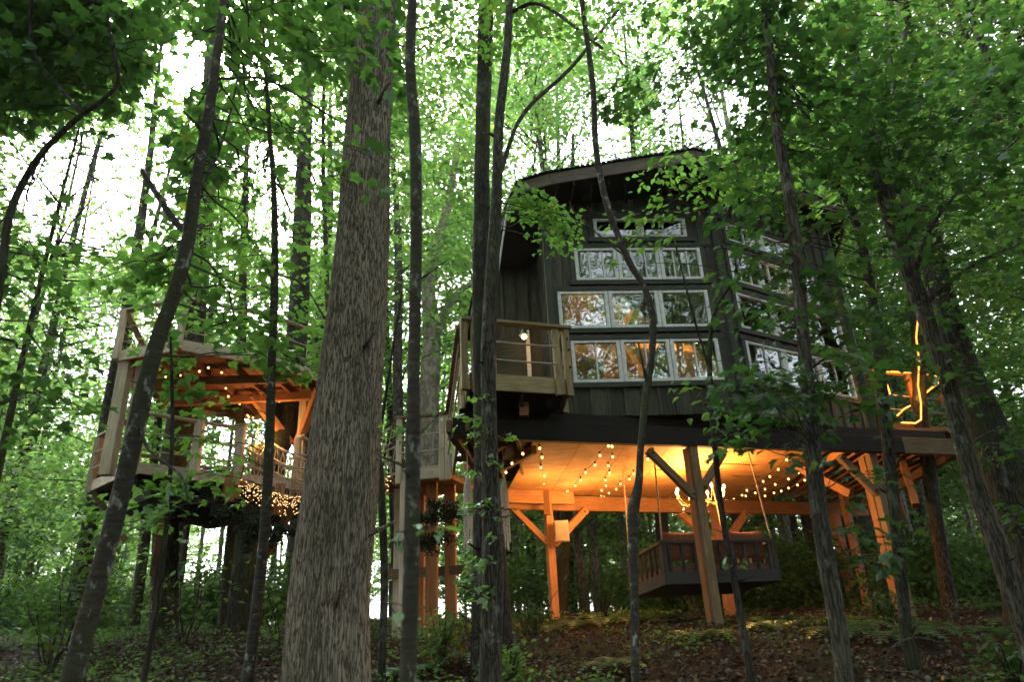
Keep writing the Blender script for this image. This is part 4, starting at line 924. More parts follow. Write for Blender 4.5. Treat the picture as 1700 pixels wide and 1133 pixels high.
def trunk_mesh(name, rows, m, nseg=40, n=12, rough=0.06, furrow=0.0):
    """rows = (x, y, z, radius); an uneven tapered bole"""
    R = smooth(rows, nseg); R[:, 3] = np.maximum(R[:, 3], 0.003)
    d = np.gradient(R[:, :3], axis=0); d /= np.linalg.norm(d, axis=1)[:, None]
    ref = np.array([1.0, 0, 0]); A_ = ref - d * (d @ ref)[:, None]; A_ /= np.linalg.norm(A_, axis=1)[:, None]; B_ = np.cross(d, A_)
    th = np.linspace(0, 2 * PI, n, endpoint=False)
    s1, s2, s3 = rng.uniform(0, 6, 3); L = np.cumsum(np.r_[0, np.linalg.norm(np.diff(R[:, :3], axis=0), axis=1)])
    rr = 1 + rough * (np.sin(2 * th[None] + s1 + L[:, None] * 1.3) + 0.6 * np.sin(3 * th[None] + s2 - L[:, None] * 2.1) + 0.5 * np.sin(L[:, None] * 5 + s3 + th[None]))
    if furrow:
        for k_, a_ in ((23, 1), (37, 0.8), (53, 0.6)):
            rr = rr + furrow * a_ * np.abs(np.sin(k_ / 2 * th[None] + 1.6 * np.sin(L[:, None] * (5.3 + k_ * 0.11) + k_) + 0.9 * np.sin(L[:, None] * 13 + th[None] * 3)))
        rr -= furrow * 1.2
        rr = rr + furrow * 0.8 * (rng.random(rr.shape) - 0.5)
    v = R[:, None, :3] + (R[:, 3:4] * rr)[:, :, None] * (A_[:, None] * np.cos(th)[None, :, None] + B_[:, None] * np.sin(th)[None, :, None])
    i = (np.arange(nseg - 1)[:, None] * n + np.arange(n)[None]); j = (np.arange(nseg - 1)[:, None] * n + (np.arange(n)[None] + 1) % n)
    F = np.stack([i, j, j + n, i + n], -1).reshape(-1, 4).tolist()
    F.append(tuple(range((nseg - 1) * n, nseg * n)))
    me = bpy.data.meshes.new(name); me.from_pydata(v.reshape(-1, 3).tolist(), [], F); me.materials.append(m)
    me.polygons.foreach_set('use_smooth', [True] * len(me.polygons)); me.update()
    return me, R

def twig_rows(mb, a, b, r0, r1, lift=0.15, n=7, sides=4):
    a = np.array(a, float); b = np.array(b, float); L = np.linalg.norm(b - a); wob = rng.normal(0, 0.018 * L, (n, 3)); wob[0] = 0; wob[-1] = 0
    pts = [a + (b - a) * t + np.array([0, 0, lift * L * 4 * t * (1 - t) * 0.5]) + wob[i] for i, t in enumerate(np.linspace(0, 1, n))]
    pts = smooth(pts, n * 2); mb.tube(pts, list(np.linspace(r0, r1, len(pts))), sides, False); return np.array(pts)

LEAFMESH = {}
def leaf_proto(kind, mname, i):
    key = (kind, mname, i)
    if key not in LEAFMESH:
        tv, tf = LEAF[kind]; me = bpy.data.meshes.new('leaf'); v = tv.copy(); v[:, 2] *= (0.6, 1.6, 2.6)[i]; v[:, 2] -= 0.12 * i * v[:, 1] ** 2
        me.from_pydata(v.tolist(), [], [tuple(f) for f in tf]); me.materials.append(M[mname]); me.update(); LEAFMESH[key] = me
    return LEAFMESH[key]

def tree(label, path, bark_m, group=None, name='tree', sprays=(), kind='maple', lm='leaf_maple', size=0.1, singles=0, nseg=46, sides=14, rough=0.05, furrow=0.0, top=None, foot=True, flare=1.5, extra=None, cat='tree', branches=()):
    """path: (px, py, width in the photograph, distance) from the foot up; sprays: (px0, py0, px1, py1, y0, y1, count, leaves each, spray radius)"""
    rows = []
    for (px, py, w, y) in path:
        p = at(px, py, y); dep = (p - EYE) @ AF; rows.append([*p, w / 2 * dep / FPX])
    rows = np.array(rows)
    if foot:
        d = rows[0] - rows[1]; k = max(rows[0][2] - gz(rows[0][0], rows[0][1]), 0.0); step = d[:3] / max(-d[2], 0.2) * k * 0.5
        x, y = rows[0][0] + step[0], rows[0][1] + step[1]
        extra_rows = []
        if k > 0.3: extra_rows.append([x, y, gz(x, y) + 0.3, rows[0][3] * 1.08])
        extra_rows.insert(0, [x, y, gz(x, y) - 0.12, rows[0][3] * flare]); rows = np.vstack([extra_rows, rows])
    if top:
        d = rows[-1] - rows[-2]; d = d[:3] / np.linalg.norm(d[:3]); e = rows[-1][:3] + d * top + np.array([0, 0, 0.1 * top]); rows = np.vstack([rows, [*e, rows[-1][3] * 0.35]])
    base = rows[0][:3]
    t = thing(name, (base[0], base[1], gz(base[0], base[1])), label, cat, group)
    me, R = trunk_mesh('trunk', rows, bark_m, nseg, sides, rough, furrow); tr = link('trunk', me, t)
    for br in branches:
        rws = []
        for (px, py, w, y) in br:
            p = at(px, py, y); dep = (p - EYE) @ AF; rws.append([*p, w / 2 * dep / FPX])
        link('branch', trunk_mesh('branch', rws, bark_m, 18, 8, 0.03)[0], t)
    if nseg >= 70:                                      # broken stubs and small knots along the bole
        ms = MB()
        for _ in range(9):
            i = random.randint(4, len(R) - 8)
            if R[i, 3] < 0.01: continue
            a = random.uniform(0, 6.28); dv = np.array([math.cos(a), math.sin(a), random.uniform(0.1, 0.8)]); r_ = R[i, 3]; L = r_ + random.uniform(0.02, 0.16); q = random.uniform(0.10, 0.28) * min(r_, 0.07)
            p = R[i, :3]; ms.tube([p + dv * r_ * 0.6, p + dv * (r_ * 0.6 + L * 0.5) + rng.normal(0, 0.006, 3), p + dv * (r_ * 0.4 + L)], [q * 1.6, q, q * 0.6], 6)
        if ms.v: tag(ms.build('branch_stubs', bark_m, t, True), kind='stuff')
    LPs, LD = [], []; mb = MB()
    for (x0, y0, x1, y1, d0, d1, cnt, nl, rad) in sprays:
        for _ in range(cnt):
            c_ = at(random.uniform(x0, x1), random.uniform(y0, y1), random.uniform(d0, d1))
            i = int(np.argmin(np.abs(R[:, 2] - (c_[2] - 0.35 * min(1.5, np.linalg.norm(c_[:2] - R[:, :2].mean(0)))))))
            if R[i, 3] <= 0: continue
            o = R[i, :3]; h = c_ - o; h[2] = 0; hn = np.linalg.norm(h); h = h / max(hn, 0.01)
            if hn < 6: tw = twig_rows(mb, o, c_, min(R[i, 3] * 0.4, 0.003 + 0.0028 * hn), 0.002, 0.06)
            else: tw = twig_rows(mb, c_ - h * 1.5, c_, 0.005, 0.002, 0.06)
            side = np.array([-h[1], h[0], 0])
            n = max(4, int(nl * random.uniform(0.6, 1.4)))
            a = rng.uniform(-1.3, 1.1, n); w_ = rng.uniform(-1, 1, n) * (1 - 0.35 * np.abs(a)) * rad * 0.75
            P = c_ + h[None] * (a * rad)[:, None] + side[None] * w_[:, None]
            P[:, 2] += rng.normal(0, 0.09 * rad + 0.02, n) - 0.16 * (a + 1.3) * rad * 0.5 - 0.1 * np.abs(w_)
            D = h[None] * rng.uniform(0.3, 1.0, (n, 1)) + side[None] * np.sign(w_)[:, None] * rng.uniform(0.2, 1.0, (n, 1))
            LPs.append(P); LD.append(D)
            for q in range(3):
                e = c_ + h * rad * random.uniform(-0.3, 0.9) + side * rad * random.uniform(-0.6, 0.6); e[2] -= 0.08 * rad
                twig_rows(mb, c_ - h * rad * random.uniform(0.1, 0.9), e, 0.004, 0.002, 0.02, 3, 3)
    if mb.v: tag(mb.build('twigs', bark_m, t, True), kind='stuff')
    if LPs:
        P = np.vstack(LPs); D = np.vstack(LD); k = keep(P, extra); P, D = P[k], D[k]
        px, py, dd = project(P)
        if singles and len(P):
            vis = (px > 0) & (px < 1700) & (py > 0) & (py < 1133); order = np.argsort(np.where(vis, dd, 99)); sel = order[:singles]
            sel = sel[vis[sel]]
            X, Y, Z_ = frames(D[sel]); sz = size * rng.uniform(0.7, 1.25, len(sel))
            for i, q in enumerate(sel):
                s = sz[i]; x_, y_, z_ = X[i] * s, Y[i] * s, Z_[i] * s; p = P[q]
                link('leaf', leaf_proto(kind, lm, i % 3), t, Matrix(((x_[0], y_[0], z_[0], p[0]), (x_[1], y_[1], z_[1], p[1]), (x_[2], y_[2], z_[2], p[2]), (0, 0, 0, 1))))
            m_ = np.ones(len(P), bool); m_[sel] = False; P, D = P[m_], D[m_]
        me = leaf_mesh('crown', P, D, size * rng.uniform(0.65, 1.25, len(P)), kind, M[lm])
        if me: tag(link('crown', me, t), kind='stuff')
    return t

# ------------------------------------------------------------------ the trees one can name, in front
G = 'trees standing around the treehouses'
tree('thick furrowed grey trunk in front, left of centre, widening towards its foot', [(541, 1160, 146, 5.5), (546, 1000, 132, 5.5), (567, 800, 122, 5.5), (585, 600, 103, 5.5), (602, 400, 86, 5.5), (612, 200, 72, 5.5), (629, 0, 58, 5.5), (640, -200, 50, 5.5)], M['bark_big'], G,
     nseg=520, sides=170, rough=0.012, furrow=0.012, top=5, sprays=[(560, 520, 620, 720, 5.1, 5.3, 2, 6, 0.12), (380, 0, 660, 250, 5.4, 6.6, 10, 60, 0.5), (300, -200, 800, -60, 5, 8, 26, 110, 0.9)], singles=120, kind='maple', lm='leaf_maple', size=0.11)
tree('slim out-of-focus pole trunk right beside the thick furrowed one', [(675, 1160, 28, 3), (681, 1000, 28, 3), (684, 850, 27, 3), (686, 700, 24, 3), (687, 600, 22, 3), (691, 420, 20, 3), (689, 230, 19, 3), (681, 110, 17, 3), (684, 0, 16, 3), (686, -150, 15, 3)], M['bark_smooth'], G,
     nseg=90, top=4, rough=0.03, sprays=[(630, 860, 730, 1110, 2.7, 3.1, 3, 3, 0.12), (700, 640, 730, 700, 2.8, 3.0, 1, 2, 0.06), (640, 600, 660, 900, 2.7, 3, 1, 3, 0.1)], size=0.07, kind='beech', lm='leaf_beech', singles=20)
ivy = tree('ivy-clad grey trunk standing in front of the balcony', [(812, 1160, 39, 6.4), (818, 960, 36, 6.4), (814, 800, 30, 6.4), (812, 700, 26, 6.4), (811, 580, 25, 6.4), (817, 450, 22, 6.4), (824, 330, 18, 6.4), (829, 200, 16, 6.4), (841, 90, 14, 6.4), (846, 0, 12, 6.4), (848, -120, 11, 6.4)], M['bark_grey'], G,
     nseg=160, sides=40, rough=0.02, furrow=0.01, top=3, sprays=[(770, 650, 800, 1000, 6.15, 6.4, 14, 9, 0.14), (830, 640, 850, 860, 6.15, 6.4, 6, 7, 0.12), (800, 760, 860, 1000, 6.1, 6.2, 4, 5, 0.1), (845, 290, 960, 420, 7.0, 7.8, 11, 34, 0.34), (700, -60, 1000, 120, 6, 8, 12, 80, 0.6)], size=0.075, lm='leaf_beech', kind='maple', singles=300,
     branches=[[(826, 300, 9, 6.4), (868, 190, 7, 6.7), (950, 110, 6, 7), (1035, 5, 5, 7.2)], [(846, 20, 7, 6.4), (900, 8, 6, 6.3), (1000, 80, 5, 6.0)]], extra=lambda px, py, P, k: np.where((px > 830) & (px < 965) & (py > 280) & (py < 430) & (P[:, 1] < 8.5), 0.9, k))
tree('dark straight trunk just behind the ivy-clad one, broad at its foot', [(818, 1055, 68, 8.6), (815, 980, 58, 8.6), (810, 850, 48, 8.6), (803, 700, 36, 8.6), (798, 520, 27, 8.6), (800, 300, 26, 8.6), (804, 120, 25, 8.6), (808, -60, 22, 8.6)], M['bark_dark'], G, nseg=90, sides=24, top=6, flare=1.15,
     sprays=[(740, -80, 900, 60, 8, 9.5, 12, 90, 0.7)], size=0.1, kind='far', lm='leaf_far')
tree('thin crooked trunk wavering in front of the windows', [(1055, 1160, 15, 5), (1053, 1000, 14, 5), (1051, 900, 16, 5), (1052, 848, 19, 5), (1061, 800, 13, 5), (1064, 740, 11, 5), (1072, 660, 12, 5), (1082, 590, 11, 5), (1083, 530, 12, 5), (1070, 478, 10, 5), (1047, 440, 11, 5), (1030, 400, 10, 5), (1008, 340, 11, 5), (990, 250, 11, 5), (984, 140, 10, 5), (966, 0, 8, 5), (960, -100, 8, 5)], M['bark_smooth'], G,
     nseg=150, top=2.5, rough=0.06, sprays=[(900, -80, 1050, 30, 4.6, 5.6, 6, 40, 0.5)], size=0.08, kind='beech', lm='leaf_beech', branches=[[(1040, 425, 5, 5), (1018, 410, 3.5, 5.1), (960, 360, 2.5, 5.2), (945, 335, 2, 5.2)], [(1075, 640, 5, 5), (1064, 590, 4, 4.9), (1060, 570, 3, 4.9)]])
tree('leaning maple trunk running diagonally up on the left', [(118, 1130, 35, 4), (150, 1010, 32, 4), (188, 870, 29, 4), (222, 730, 28, 4), (240, 650, 27, 4), (262, 565, 24, 4), (292, 480, 22, 4), (312, 400, 21, 4), (326, 300, 19, 4), (346, 190, 17, 4), (362, 80, 14, 4), (374, -20, 12, 4)], M['bark_smooth'], G,
     nseg=120, sides=22, top=3, rough=0.035, branches=[[(314, 385, 13, 4), (292, 370, 12, 4.1), (262, 325, 10, 4.2), (236, 284, 9, 4.3)], [(320, 345, 5, 4), (370, 230, 4.5, 4.6), (395, 130, 3, 5)], [(365, 130, 5, 4), (450, 135, 4, 4.6), (560, 200, 3, 5.2)], [(232, 690, 6, 4), (245, 745, 5, 3.9), (300, 790, 4, 3.8), (312, 830, 3, 3.8)]],
     sprays=[(180, -40, 600, 130, 4.2, 6.2, 30, 44, 0.42), (170, 190, 620, 330, 4.6, 7, 22, 34, 0.4), (260, 330, 520, 560, 5, 7.4, 20, 36, 0.42), (140, 330, 300, 460, 4.6, 6, 5, 20, 0.35), (260, 540, 500, 640, 5, 7, 6, 24, 0.35)], size=0.105, singles=300, lm='leaf_maple')
tree('dark forked maple reaching in at the upper left corner', [(-30, 640, 15, 3), (2, 450, 13, 3), (18, 350, 12, 3), (58, 270, 11, 3), (100, 222, 10, 3), (136, 190, 9, 3), (170, 165, 8, 3), (196, 132, 6, 3), (185, 70, 5, 3), (176, 10, 4, 3)], M['bark_dark'], G, nseg=70, sides=12,
     branches=[[(136, 190, 6, 3), (95, 140, 6, 3), (62, 100, 5, 3), (50, 40, 6, 3), (55, -20, 5, 3)]], sprays=[(-60, -60, 250, 200, 2.9, 4.4, 44, 40, 0.34), (-60, -60, 110, 130, 3.0, 4.0, 20, 60, 0.3), (-60, 350, 120, 700, 3.6, 5, 20, 30, 0.34)], size=0.075, singles=300, lm='leaf_dark')
tree('slender lichen-spotted trunk passing in front of the lookout', [(410, 1130, 21, 5.5), (427, 1000, 19, 5.5), (440, 870, 17, 5.5), (448, 720, 15, 5.5), (451, 600, 13, 5.5), (456, 450, 12, 5.5), (454, 300, 9, 5.5), (446, 200, 7, 5.5)], M['bark_smooth'], G, nseg=110, sides=16, top=2, rough=0.045,
     branches=[[(452, 455, 4, 5.5), (500, 470, 3.5, 5.4), (540, 530, 3, 5.2)], [(450, 540, 4, 5.5), (400, 530, 3, 5.6), (340, 545, 3, 5.8)]],
     sprays=[(380, 540, 520, 610, 5.4, 6.6, 5, 22, 0.3), (300, 640, 360, 860, 5.0, 5.8, 5, 24, 0.25), (330, 240, 560, 520, 6.2, 8.5, 20, 46, 0.45)], size=0.075, kind='maple', lm='leaf_beech', singles=200)
tree('very thin sapling stem left of the lookout posts', [(238, 1130, 11, 4.5), (262, 1000, 9, 4.5), (278, 850, 8, 4.5), (286, 720, 6, 4.5), (285, 620, 5, 4.5), (283, 560, 3, 4.5)], M['bark_dark'], G, nseg=50, sides=8, sprays=[(190, 760, 330, 880, 4.2, 5, 6, 24, 0.25), (230, 600, 330, 640, 4.6, 5.4, 2, 18, 0.2)], size=0.075, singles=120, lm='leaf_beech')
tree('knobbly lichen-covered trunk rising in front of the right-hand windows', [(1405, 1160, 29, 4.6), (1392, 1050, 27, 4.6), (1372, 930, 27, 4.6), (1352, 780, 25, 4.6), (1343, 650, 21, 4.6), (1330, 520, 20, 4.6), (1322, 420, 22, 4.6), (1308, 310, 19, 4.6), (1290, 215, 17, 4.6), (1280, 110, 14, 4.6), (1272, 0, 11, 4.6), (1268, -120, 10, 4.6)], M['bark_grey'], G,
     nseg=160, sides=22, rough=0.06, furrow=0.01, top=3, sprays=[(1190, 560, 1440, 760, 3.9, 5.2, 24, 18, 0.26), (1200, 300, 1460, 560, 4.2, 5.6, 24, 28, 0.32), (1070, -40, 1500, 300, 4.4, 6.8, 60, 60, 0.45), (1330, 760, 1480, 860, 4, 5, 3, 12, 0.22), (1290, 820, 1500, 1010, 4, 5, 4, 12, 0.2)], size=0.085, singles=300, lm='leaf_dark',
     extra=lambda px, py, P, k: np.where((px > 1175) & (px < 1460) & (py > 250) & (py < 780) & (P[:, 1] < 6), 0.9, k))
tree('pale mottled trunk leaning across the right edge', [(1730, 1133, 38, 6), (1692, 1010, 35, 6), (1650, 890, 31, 6), (1605, 760, 28, 6), (1575, 640, 26, 6), (1538, 530, 27, 6), (1508, 450, 28, 6), (1482, 370, 26, 6), (1458, 280, 24, 6), (1436, 190, 20, 6), (1418, 90, 15, 6), (1405, -20, 12, 6)], M['bark_grey'], G,
     nseg=120, sides=24, top=4, rough=0.03, flare=1.1, branches=[[(1515, 470, 9, 6), (1540, 390, 7, 5.8), (1590, 320, 5, 5.6), (1690, 230, 4, 5.4)], [(1530, 510, 8, 6), (1600, 450, 6, 5.8), (1700, 400, 4, 5.6)], [(1500, 430, 14, 6), (1500, 330, 12, 6.4), (1490, 200, 9, 6.8), (1470, 40, 7, 7)]],
     sprays=[(1430, -40, 1740, 330, 4.4, 7.5, 40, 50, 0.45), (1400, 330, 1720, 620, 5, 7.5, 16, 40, 0.4), (1560, 500, 1720, 900, 6.4, 8, 8, 30, 0.4)], size=0.09, singles=200, lm='leaf_dark')
tree('thick black-barked trunk behind the pale leaning one at the right edge', [(1712, 960, 90, 9.5), (1690, 850, 82, 9.5), (1650, 740, 66, 9.5), (1610, 650, 56, 9.5), (1580, 560, 46, 9.5), (1555, 460, 38, 9.5), (1530, 300, 30, 9.5), (1510, 100, 24, 9.5)], M['bark_dark'], G, nseg=80, sides=20, top=5, rough=0.05)
tree('thin dark sapling climbing beside the front timber post', [(1240, 1085, 13, 6), (1222, 980, 12, 6), (1205, 890, 11, 6), (1192, 800, 10, 6), (1184, 700, 10, 6), (1178, 600, 8, 6), (1186, 520, 6, 6), (1215, 470, 4, 6)], M['bark_dark'], G, nseg=70, sides=8,
     branches=[[(1180, 620, 5, 6), (1150, 520, 4, 6), (1120, 400, 3, 6)]], sprays=[(1120, 640, 1210, 740, 5.6, 6.2, 6, 9, 0.2), (1200, 910, 1225, 990, 5.7, 6, 2, 4, 0.12), (1180, 340, 1260, 420, 5.6, 6, 2, 10, 0.2)], size=0.085, kind='beech', lm='leaf_beech', singles=90,
     extra=lambda px, py, P, k: np.where((px > 1100) & (px < 1240) & (py > 600), 0.9, k))
tree('beech overhanging from behind the right-hand wall with bright leaves before the gable windows', [(1500, 1000, 20, 7.4), (1470, 700, 18, 7.4), (1440, 450, 16, 7.4), (1400, 320, 13, 7.3), (1330, 255, 10, 7.2), (1240, 262, 7, 7.1), (1160, 300, 5, 7.0), (1100, 350, 3, 7.0)], M['bark_dark'], G, nseg=70, sides=8,
     sprays=[(1080, 270, 1230, 350, 6.9, 7.3, 11, 24, 0.3), (1025, 350, 1110, 400, 6.9, 7.2, 5, 22, 0.24), (1000, 425, 1030, 460, 7, 7.2, 1, 8, 0.14), (1190, 230, 1400, 330, 6.9, 7.8, 16, 40, 0.4)], size=0.105, kind='beech', lm='leaf_beech', singles=220,
     extra=lambda px, py, P, k: np.where((px > 1000) & (py > 255) & (py < 470), 0.9, k))
GB = 'trunks carrying or flanking the lookout'
tree('dark trunk beneath the left part of the lookout', [(272, 1045, 44, 14), (274, 900, 42, 14), (280, 820, 40, 14), (300, 700, 44, 14.5), (318, 560, 40, 14.6), (330, 420, 36, 14.6), (345, 250, 28, 14.6), (355, 60, 22, 14.6)], M['bark_dark'], GB, nseg=60, flare=1.4, top=5, sprays=[(200, -60, 480, 120, 13, 16, 14, 70, 1.2)], size=0.14, kind='far', lm='leaf_far')
tree('stout dark trunk beneath the middle of the lookout', [(405, 1045, 60, 13.6), (412, 950, 54, 13.6), (420, 870, 52, 13.8), (450, 760, 46, 14.2), (476, 690, 40, 14.6), (492, 560, 36, 14.8), (500, 420, 30, 14.8), (505, 260, 25, 14.8)], M['bark_dark'], GB, nseg=60, top=6, flare=1.3)
tree('dark slim trunk beside the stout one beneath the lookout', [(372, 1045, 22, 14.6), (380, 950, 20, 14.6), (388, 860, 18, 14.6), (396, 780, 16, 14.6), (400, 600, 14, 14.6), (405, 400, 12, 14.6)], M['bark_dark'], GB, nseg=40, top=5)
tree('massive dark trunk under the right rear of the treehouse', [(1445, 1000, 76, 20), (1425, 900, 60, 20), (1415, 840, 54, 20), (1402, 780, 50, 20), (1395, 700, 46, 20)], M['bark_dark'], G, nseg=40, flare=1.3)
tree('reddish-lit trunk rising through the right deck, wound with rope light', [(1530, 700, 20, 13.1), (1527, 640, 20, 13.1), (1523, 560, 19, 13.1), (1518, 500, 18, 13.1), (1510, 420, 16, 13.1), (1500, 250, 14, 13.1)], M['bark_dark'], G, nseg=40, top=4)
tree('big pale forked trunk standing in the light behind the thin pole', [(708, 1030, 40, 21), (710, 800, 36, 21), (713, 640, 33, 21), (716, 560, 30, 21), (712, 470, 22, 21), (728, 400, 18, 21), (745, 330, 14, 21), (760, 240, 10, 21)], M['bark_pink'], G, nseg=50, branches=[[(716, 570, 20, 21), (738, 520, 16, 21), (765, 482, 12, 21), (790, 470, 9, 21)]],
     sprays=[(620, 100, 830, 420, 19, 24, 26, 90, 1.3)], size=0.16, kind='far', lm='leaf_far')
tree('dark trunk standing behind the left back post under the house', [(930, 1030, 24, 18.5), (935, 930, 22, 18.5), (940, 860, 20, 18.5), (944, 700, 18, 18.5)], M['bark_dark'], G, nseg=30, top=9)
tree('thin dark stem between the thick trunk and the pole', [(634, 1110, 14, 8), (638, 960, 13, 8), (632, 800, 12, 8), (628, 740, 9, 8), (640, 660, 5, 8), (655, 560, 4, 8), (668, 480, 3, 8)], M['bark_dark'], G, nseg=50, sides=8, sprays=[(640, 640, 670, 780, 7.6, 8, 3, 5, 0.14)], size=0.09, kind='beech', lm='leaf_beech', singles=16)

# ------------------------------------------------------------------ the wood behind: every tree its own trunk and crown
WHERE = [(-1e9, 'at the far left'), (-14, 'left of the lookout'), (-8, 'behind the lookout'), (-2, 'in the middle distance left of centre'), (3, 'behind the main treehouse'), (9, 'right of the treehouse'), (16, 'towards the right edge')]
SORTS = {'maple': ('bright green maple', 'leaf_far'), 'oak': ('tall dark-leaved oak', 'leaf_shrub'), 'beech': ('slim grey beech', 'leaf_far')}
def crown_points(x, y, z0, z1, R, nbr, per, flat=0.35, lr=1.0):
    Ps, Ds, mb = [], [], MB()
    for b in range(nbr):
        h = z0 + (z1 - z0) * (b + random.random()) / nbr; f = (h - z0) / (z1 - z0); a = random.uniform(0, 2 * PI)
        L = R * (0.45 + 0.8 * math.sin(PI * min(1, 0.18 + 0.8 * f))) * random.uniform(0.6, 1.1)
        d = np.array([math.cos(a), math.sin(a), 0]); s = np.array([-d[1], d[0], 0]); rise = random.uniform(0.0, 0.45) * L
        wv = rng.normal(0, 0.07 * L, 4); mb.tube([(x, y, h - rise * 0.6), (x + d[0] * L * 0.45 + wv[0], y + d[1] * L * 0.45 + wv[1], h - 0.1 * rise + wv[2]), (x + d[0] * L * 0.9, y + d[1] * L * 0.9, h + 0.2 * rise + wv[3])], [0.03 * lr, 0.018 * lr, 0.006 * lr], 4, False)
        n = int(per * random.uniform(0.6, 1.4)); k = max(2, n // 26)
        cc = np.stack([rng.uniform(0.25, 1.08, k) * L, rng.normal(0, 0.24 * L, k), rng.normal(0, 0.10 * L, k)], -1)
        q = cc[rng.integers(0, k, n)] + rng.normal(0, 1, (n, 3)) * np.array([0.42, 0.42, 0.12])
        P = np.array([x, y, h])[None] + d[None] * q[:, :1] + s[None] * q[:, 1:2]; P[:, 2] += q[:, 2] + (q[:, 0] / L - 0.3) * 0.4 * rise - 0.05 * np.abs(q[:, 1])
        Ps.append(P); Ds.append(d[None] * rng.uniform(0.2, 1, (n, 1)) + s[None] * rng.normal(0, 0.8, (n, 1)))
    return np.vstack(Ps), np.vstack(Ds), mb
SIDES = ['with a straight bare bole', 'with a slightly curved bole', 'leaning a little left', 'leaning a little right', 'with a knobbly bole', 'with low side branches']
_wood = []
def wood_tree(x, y, H, r, z0, R, nbr, per, size, sort='maple', kind='far'):
    g = gz(x, y); sname, lm = SORTS[sort]; lean = random.uniform(-0.06, 0.06); cv = random.uniform(-0.4, 0.4)
    rows = [(x, y, g - 0.1, r * 1.35), (x, y, g + 0.5, r * 1.02), (x + lean * H * 0.3 + cv * 0.5, y, g + H * 0.3, r * 0.85), (x + lean * H * 0.6 + cv, y, g + H * 0.6, r * 0.6), (x + lean * H, y, g + H, r * 0.15)]
    ppx, ppy, dd = project(np.array([[x, y, g + 0.5]])); inv = -60 < ppx[0] < 1760 and y > 0
    t = thing('tree', (x, y, g), 'x', 'tree', 'trees of the wood behind'); _wood.append((t, x, y, sort, r, lean, inv))
    bm = random.choice([M['bark_dark'], M['bark_grey'], M['bark_pale'] if y > 18 else M['bark_grey']])
    link('trunk', trunk_mesh('trunk', rows, bm, 22, 9, 0.05)[0], t)
    P, D, mb = crown_points(x + lean * H * 0.6, y, g + z0, g + H, R, nbr, per, lr=0.6 if y < 18 else 1.4)
    k = keep(P); P, D = P[k], D[k]; mb.build('limbs', bm, t, True)
    if len(P): tag(link('crown', leaf_mesh('crown', P, D, size * rng.uniform(0.6, 1.3, len(P)), kind, M[lm], 0.3, 0.5), t), kind='stuff')
# middle distance
for (x, y, H, r, z0, R, nb, per, s, so) in [
    (-9.5, 9.5, 12, 0.11, 1.2, 2.6, 34, 95, 0.12, 'oak'), (-12, 13, 15, 0.14, 1.5, 3.0, 36, 95, 0.13, 'oak'), (-6.3, 8.2, 9, 0.05, 5.2, 2.0, 20, 70, 0.10, 'maple'), (-10.5, 17, 20, 0.2, 3, 3.4, 40, 95, 0.15, 'maple'), (-2.9, 17, 19, 0.16, 7, 3.0, 34, 90, 0.14, 'maple'),
    (0.9, 20.5, 22, 0.2, 6, 3.6, 40, 100, 0.15, 'maple'), (-6.5, 20, 21, 0.22, 6.5, 3.4, 38, 95, 0.15, 'beech'), (4.2, 21.5, 24, 0.2, 9, 3.8, 40, 100, 0.16, 'maple'), (10.5, 12.5, 17, 0.18, 3, 3.4, 44, 110, 0.13, 'oak'), (12.5, 17.5, 19, 0.2, 3, 3.6, 44, 110, 0.14, 'oak'),
    (8.6, 8.5, 13, 0.09, 4.2, 2.6, 40, 100, 0.11, 'oak'), (11.6, 9.0, 14, 0.12, 2.5, 2.8, 42, 110, 0.11, 'oak'), (8.6, 21, 22, 0.2, 6, 3.6, 40, 100, 0.16, 'oak'), (-2.75, 10.6, 13, 0.05, 8.0, 2.2, 22, 80, 0.11, 'maple'), (-2.4, 9.4, 15, 0.05, 9.0, 2.8, 28, 90, 0.11, 'maple'), (9.2, 10.2, 15.5, 0.09, 6.5, 3.4, 40, 100, 0.12, 'oak')]:
    wood_tree(x, y, H, r, z0, R, nb, per * 3.1, s, so)
# far
spots = []
def spot(y0, y1, n, skip=lambda x, y: False):
    out = []; tries = 0
    while len(out) < n and tries < 6000:
        tries += 1; y = random.uniform(y0, y1); x = random.uniform(-0.86 * y - 2, 0.86 * y + 2)
        if skip(x, y) or any((x - a) ** 2 + (y - b) ** 2 < 4.5 for a, b in spots): continue
        spots.append((x, y)); out.append((x, y))
    return out
left_gap = lambda p_: lambda x, y: -0.46 * y < x < -0.22 * y and random.random() < p_
for (x, y) in spot(20.5, 34, 40, left_gap(0.8)):
    so = random.choice(['maple', 'beech', 'maple']) if x < 4 else random.choice(['oak', 'oak', 'maple'])
    wood_tree(x, y, random.uniform(19, 28), random.uniform(0.09, 0.2), random.uniform(1.5, 5), random.uniform(3, 4.4), 42, 185, 0.15 + 0.003 * y, so)
def shared_crown(lm, z0, z1, nb, per, size):
    P, D, mb = crown_points(0, 0, z0, z1, 3.8, nb, per, lr=1.6)
    return leaf_mesh('crown', P, D, size * rng.uniform(0.6, 1.3, len(P)), 'far', M[lm], 0.3, 0.5), mb.mesh('limbs', M['bark_dark'], True)
FARC = [shared_crown(lm, 1.2, 19, 44, 110, 0.27) for lm in ('leaf_far', 'leaf_far', 'leaf_shrub', 'leaf_far', 'leaf_shrub', 'leaf_far')]
FART = [trunk_mesh('trunk', [(0, 0, -0.2, r * 1.3), (0, 0, 0.5, r), (c0, 0, 7, r * 0.8), (c0 * 1.5, 0, 19, 0.03)], M[bm_], 18, 9)[0] for r, c0, bm_ in ((0.16, 0.2, 'bark_grey'), (0.22, -0.3, 'bark_dark'), (0.12, 0.4, 'bark_grey'))]
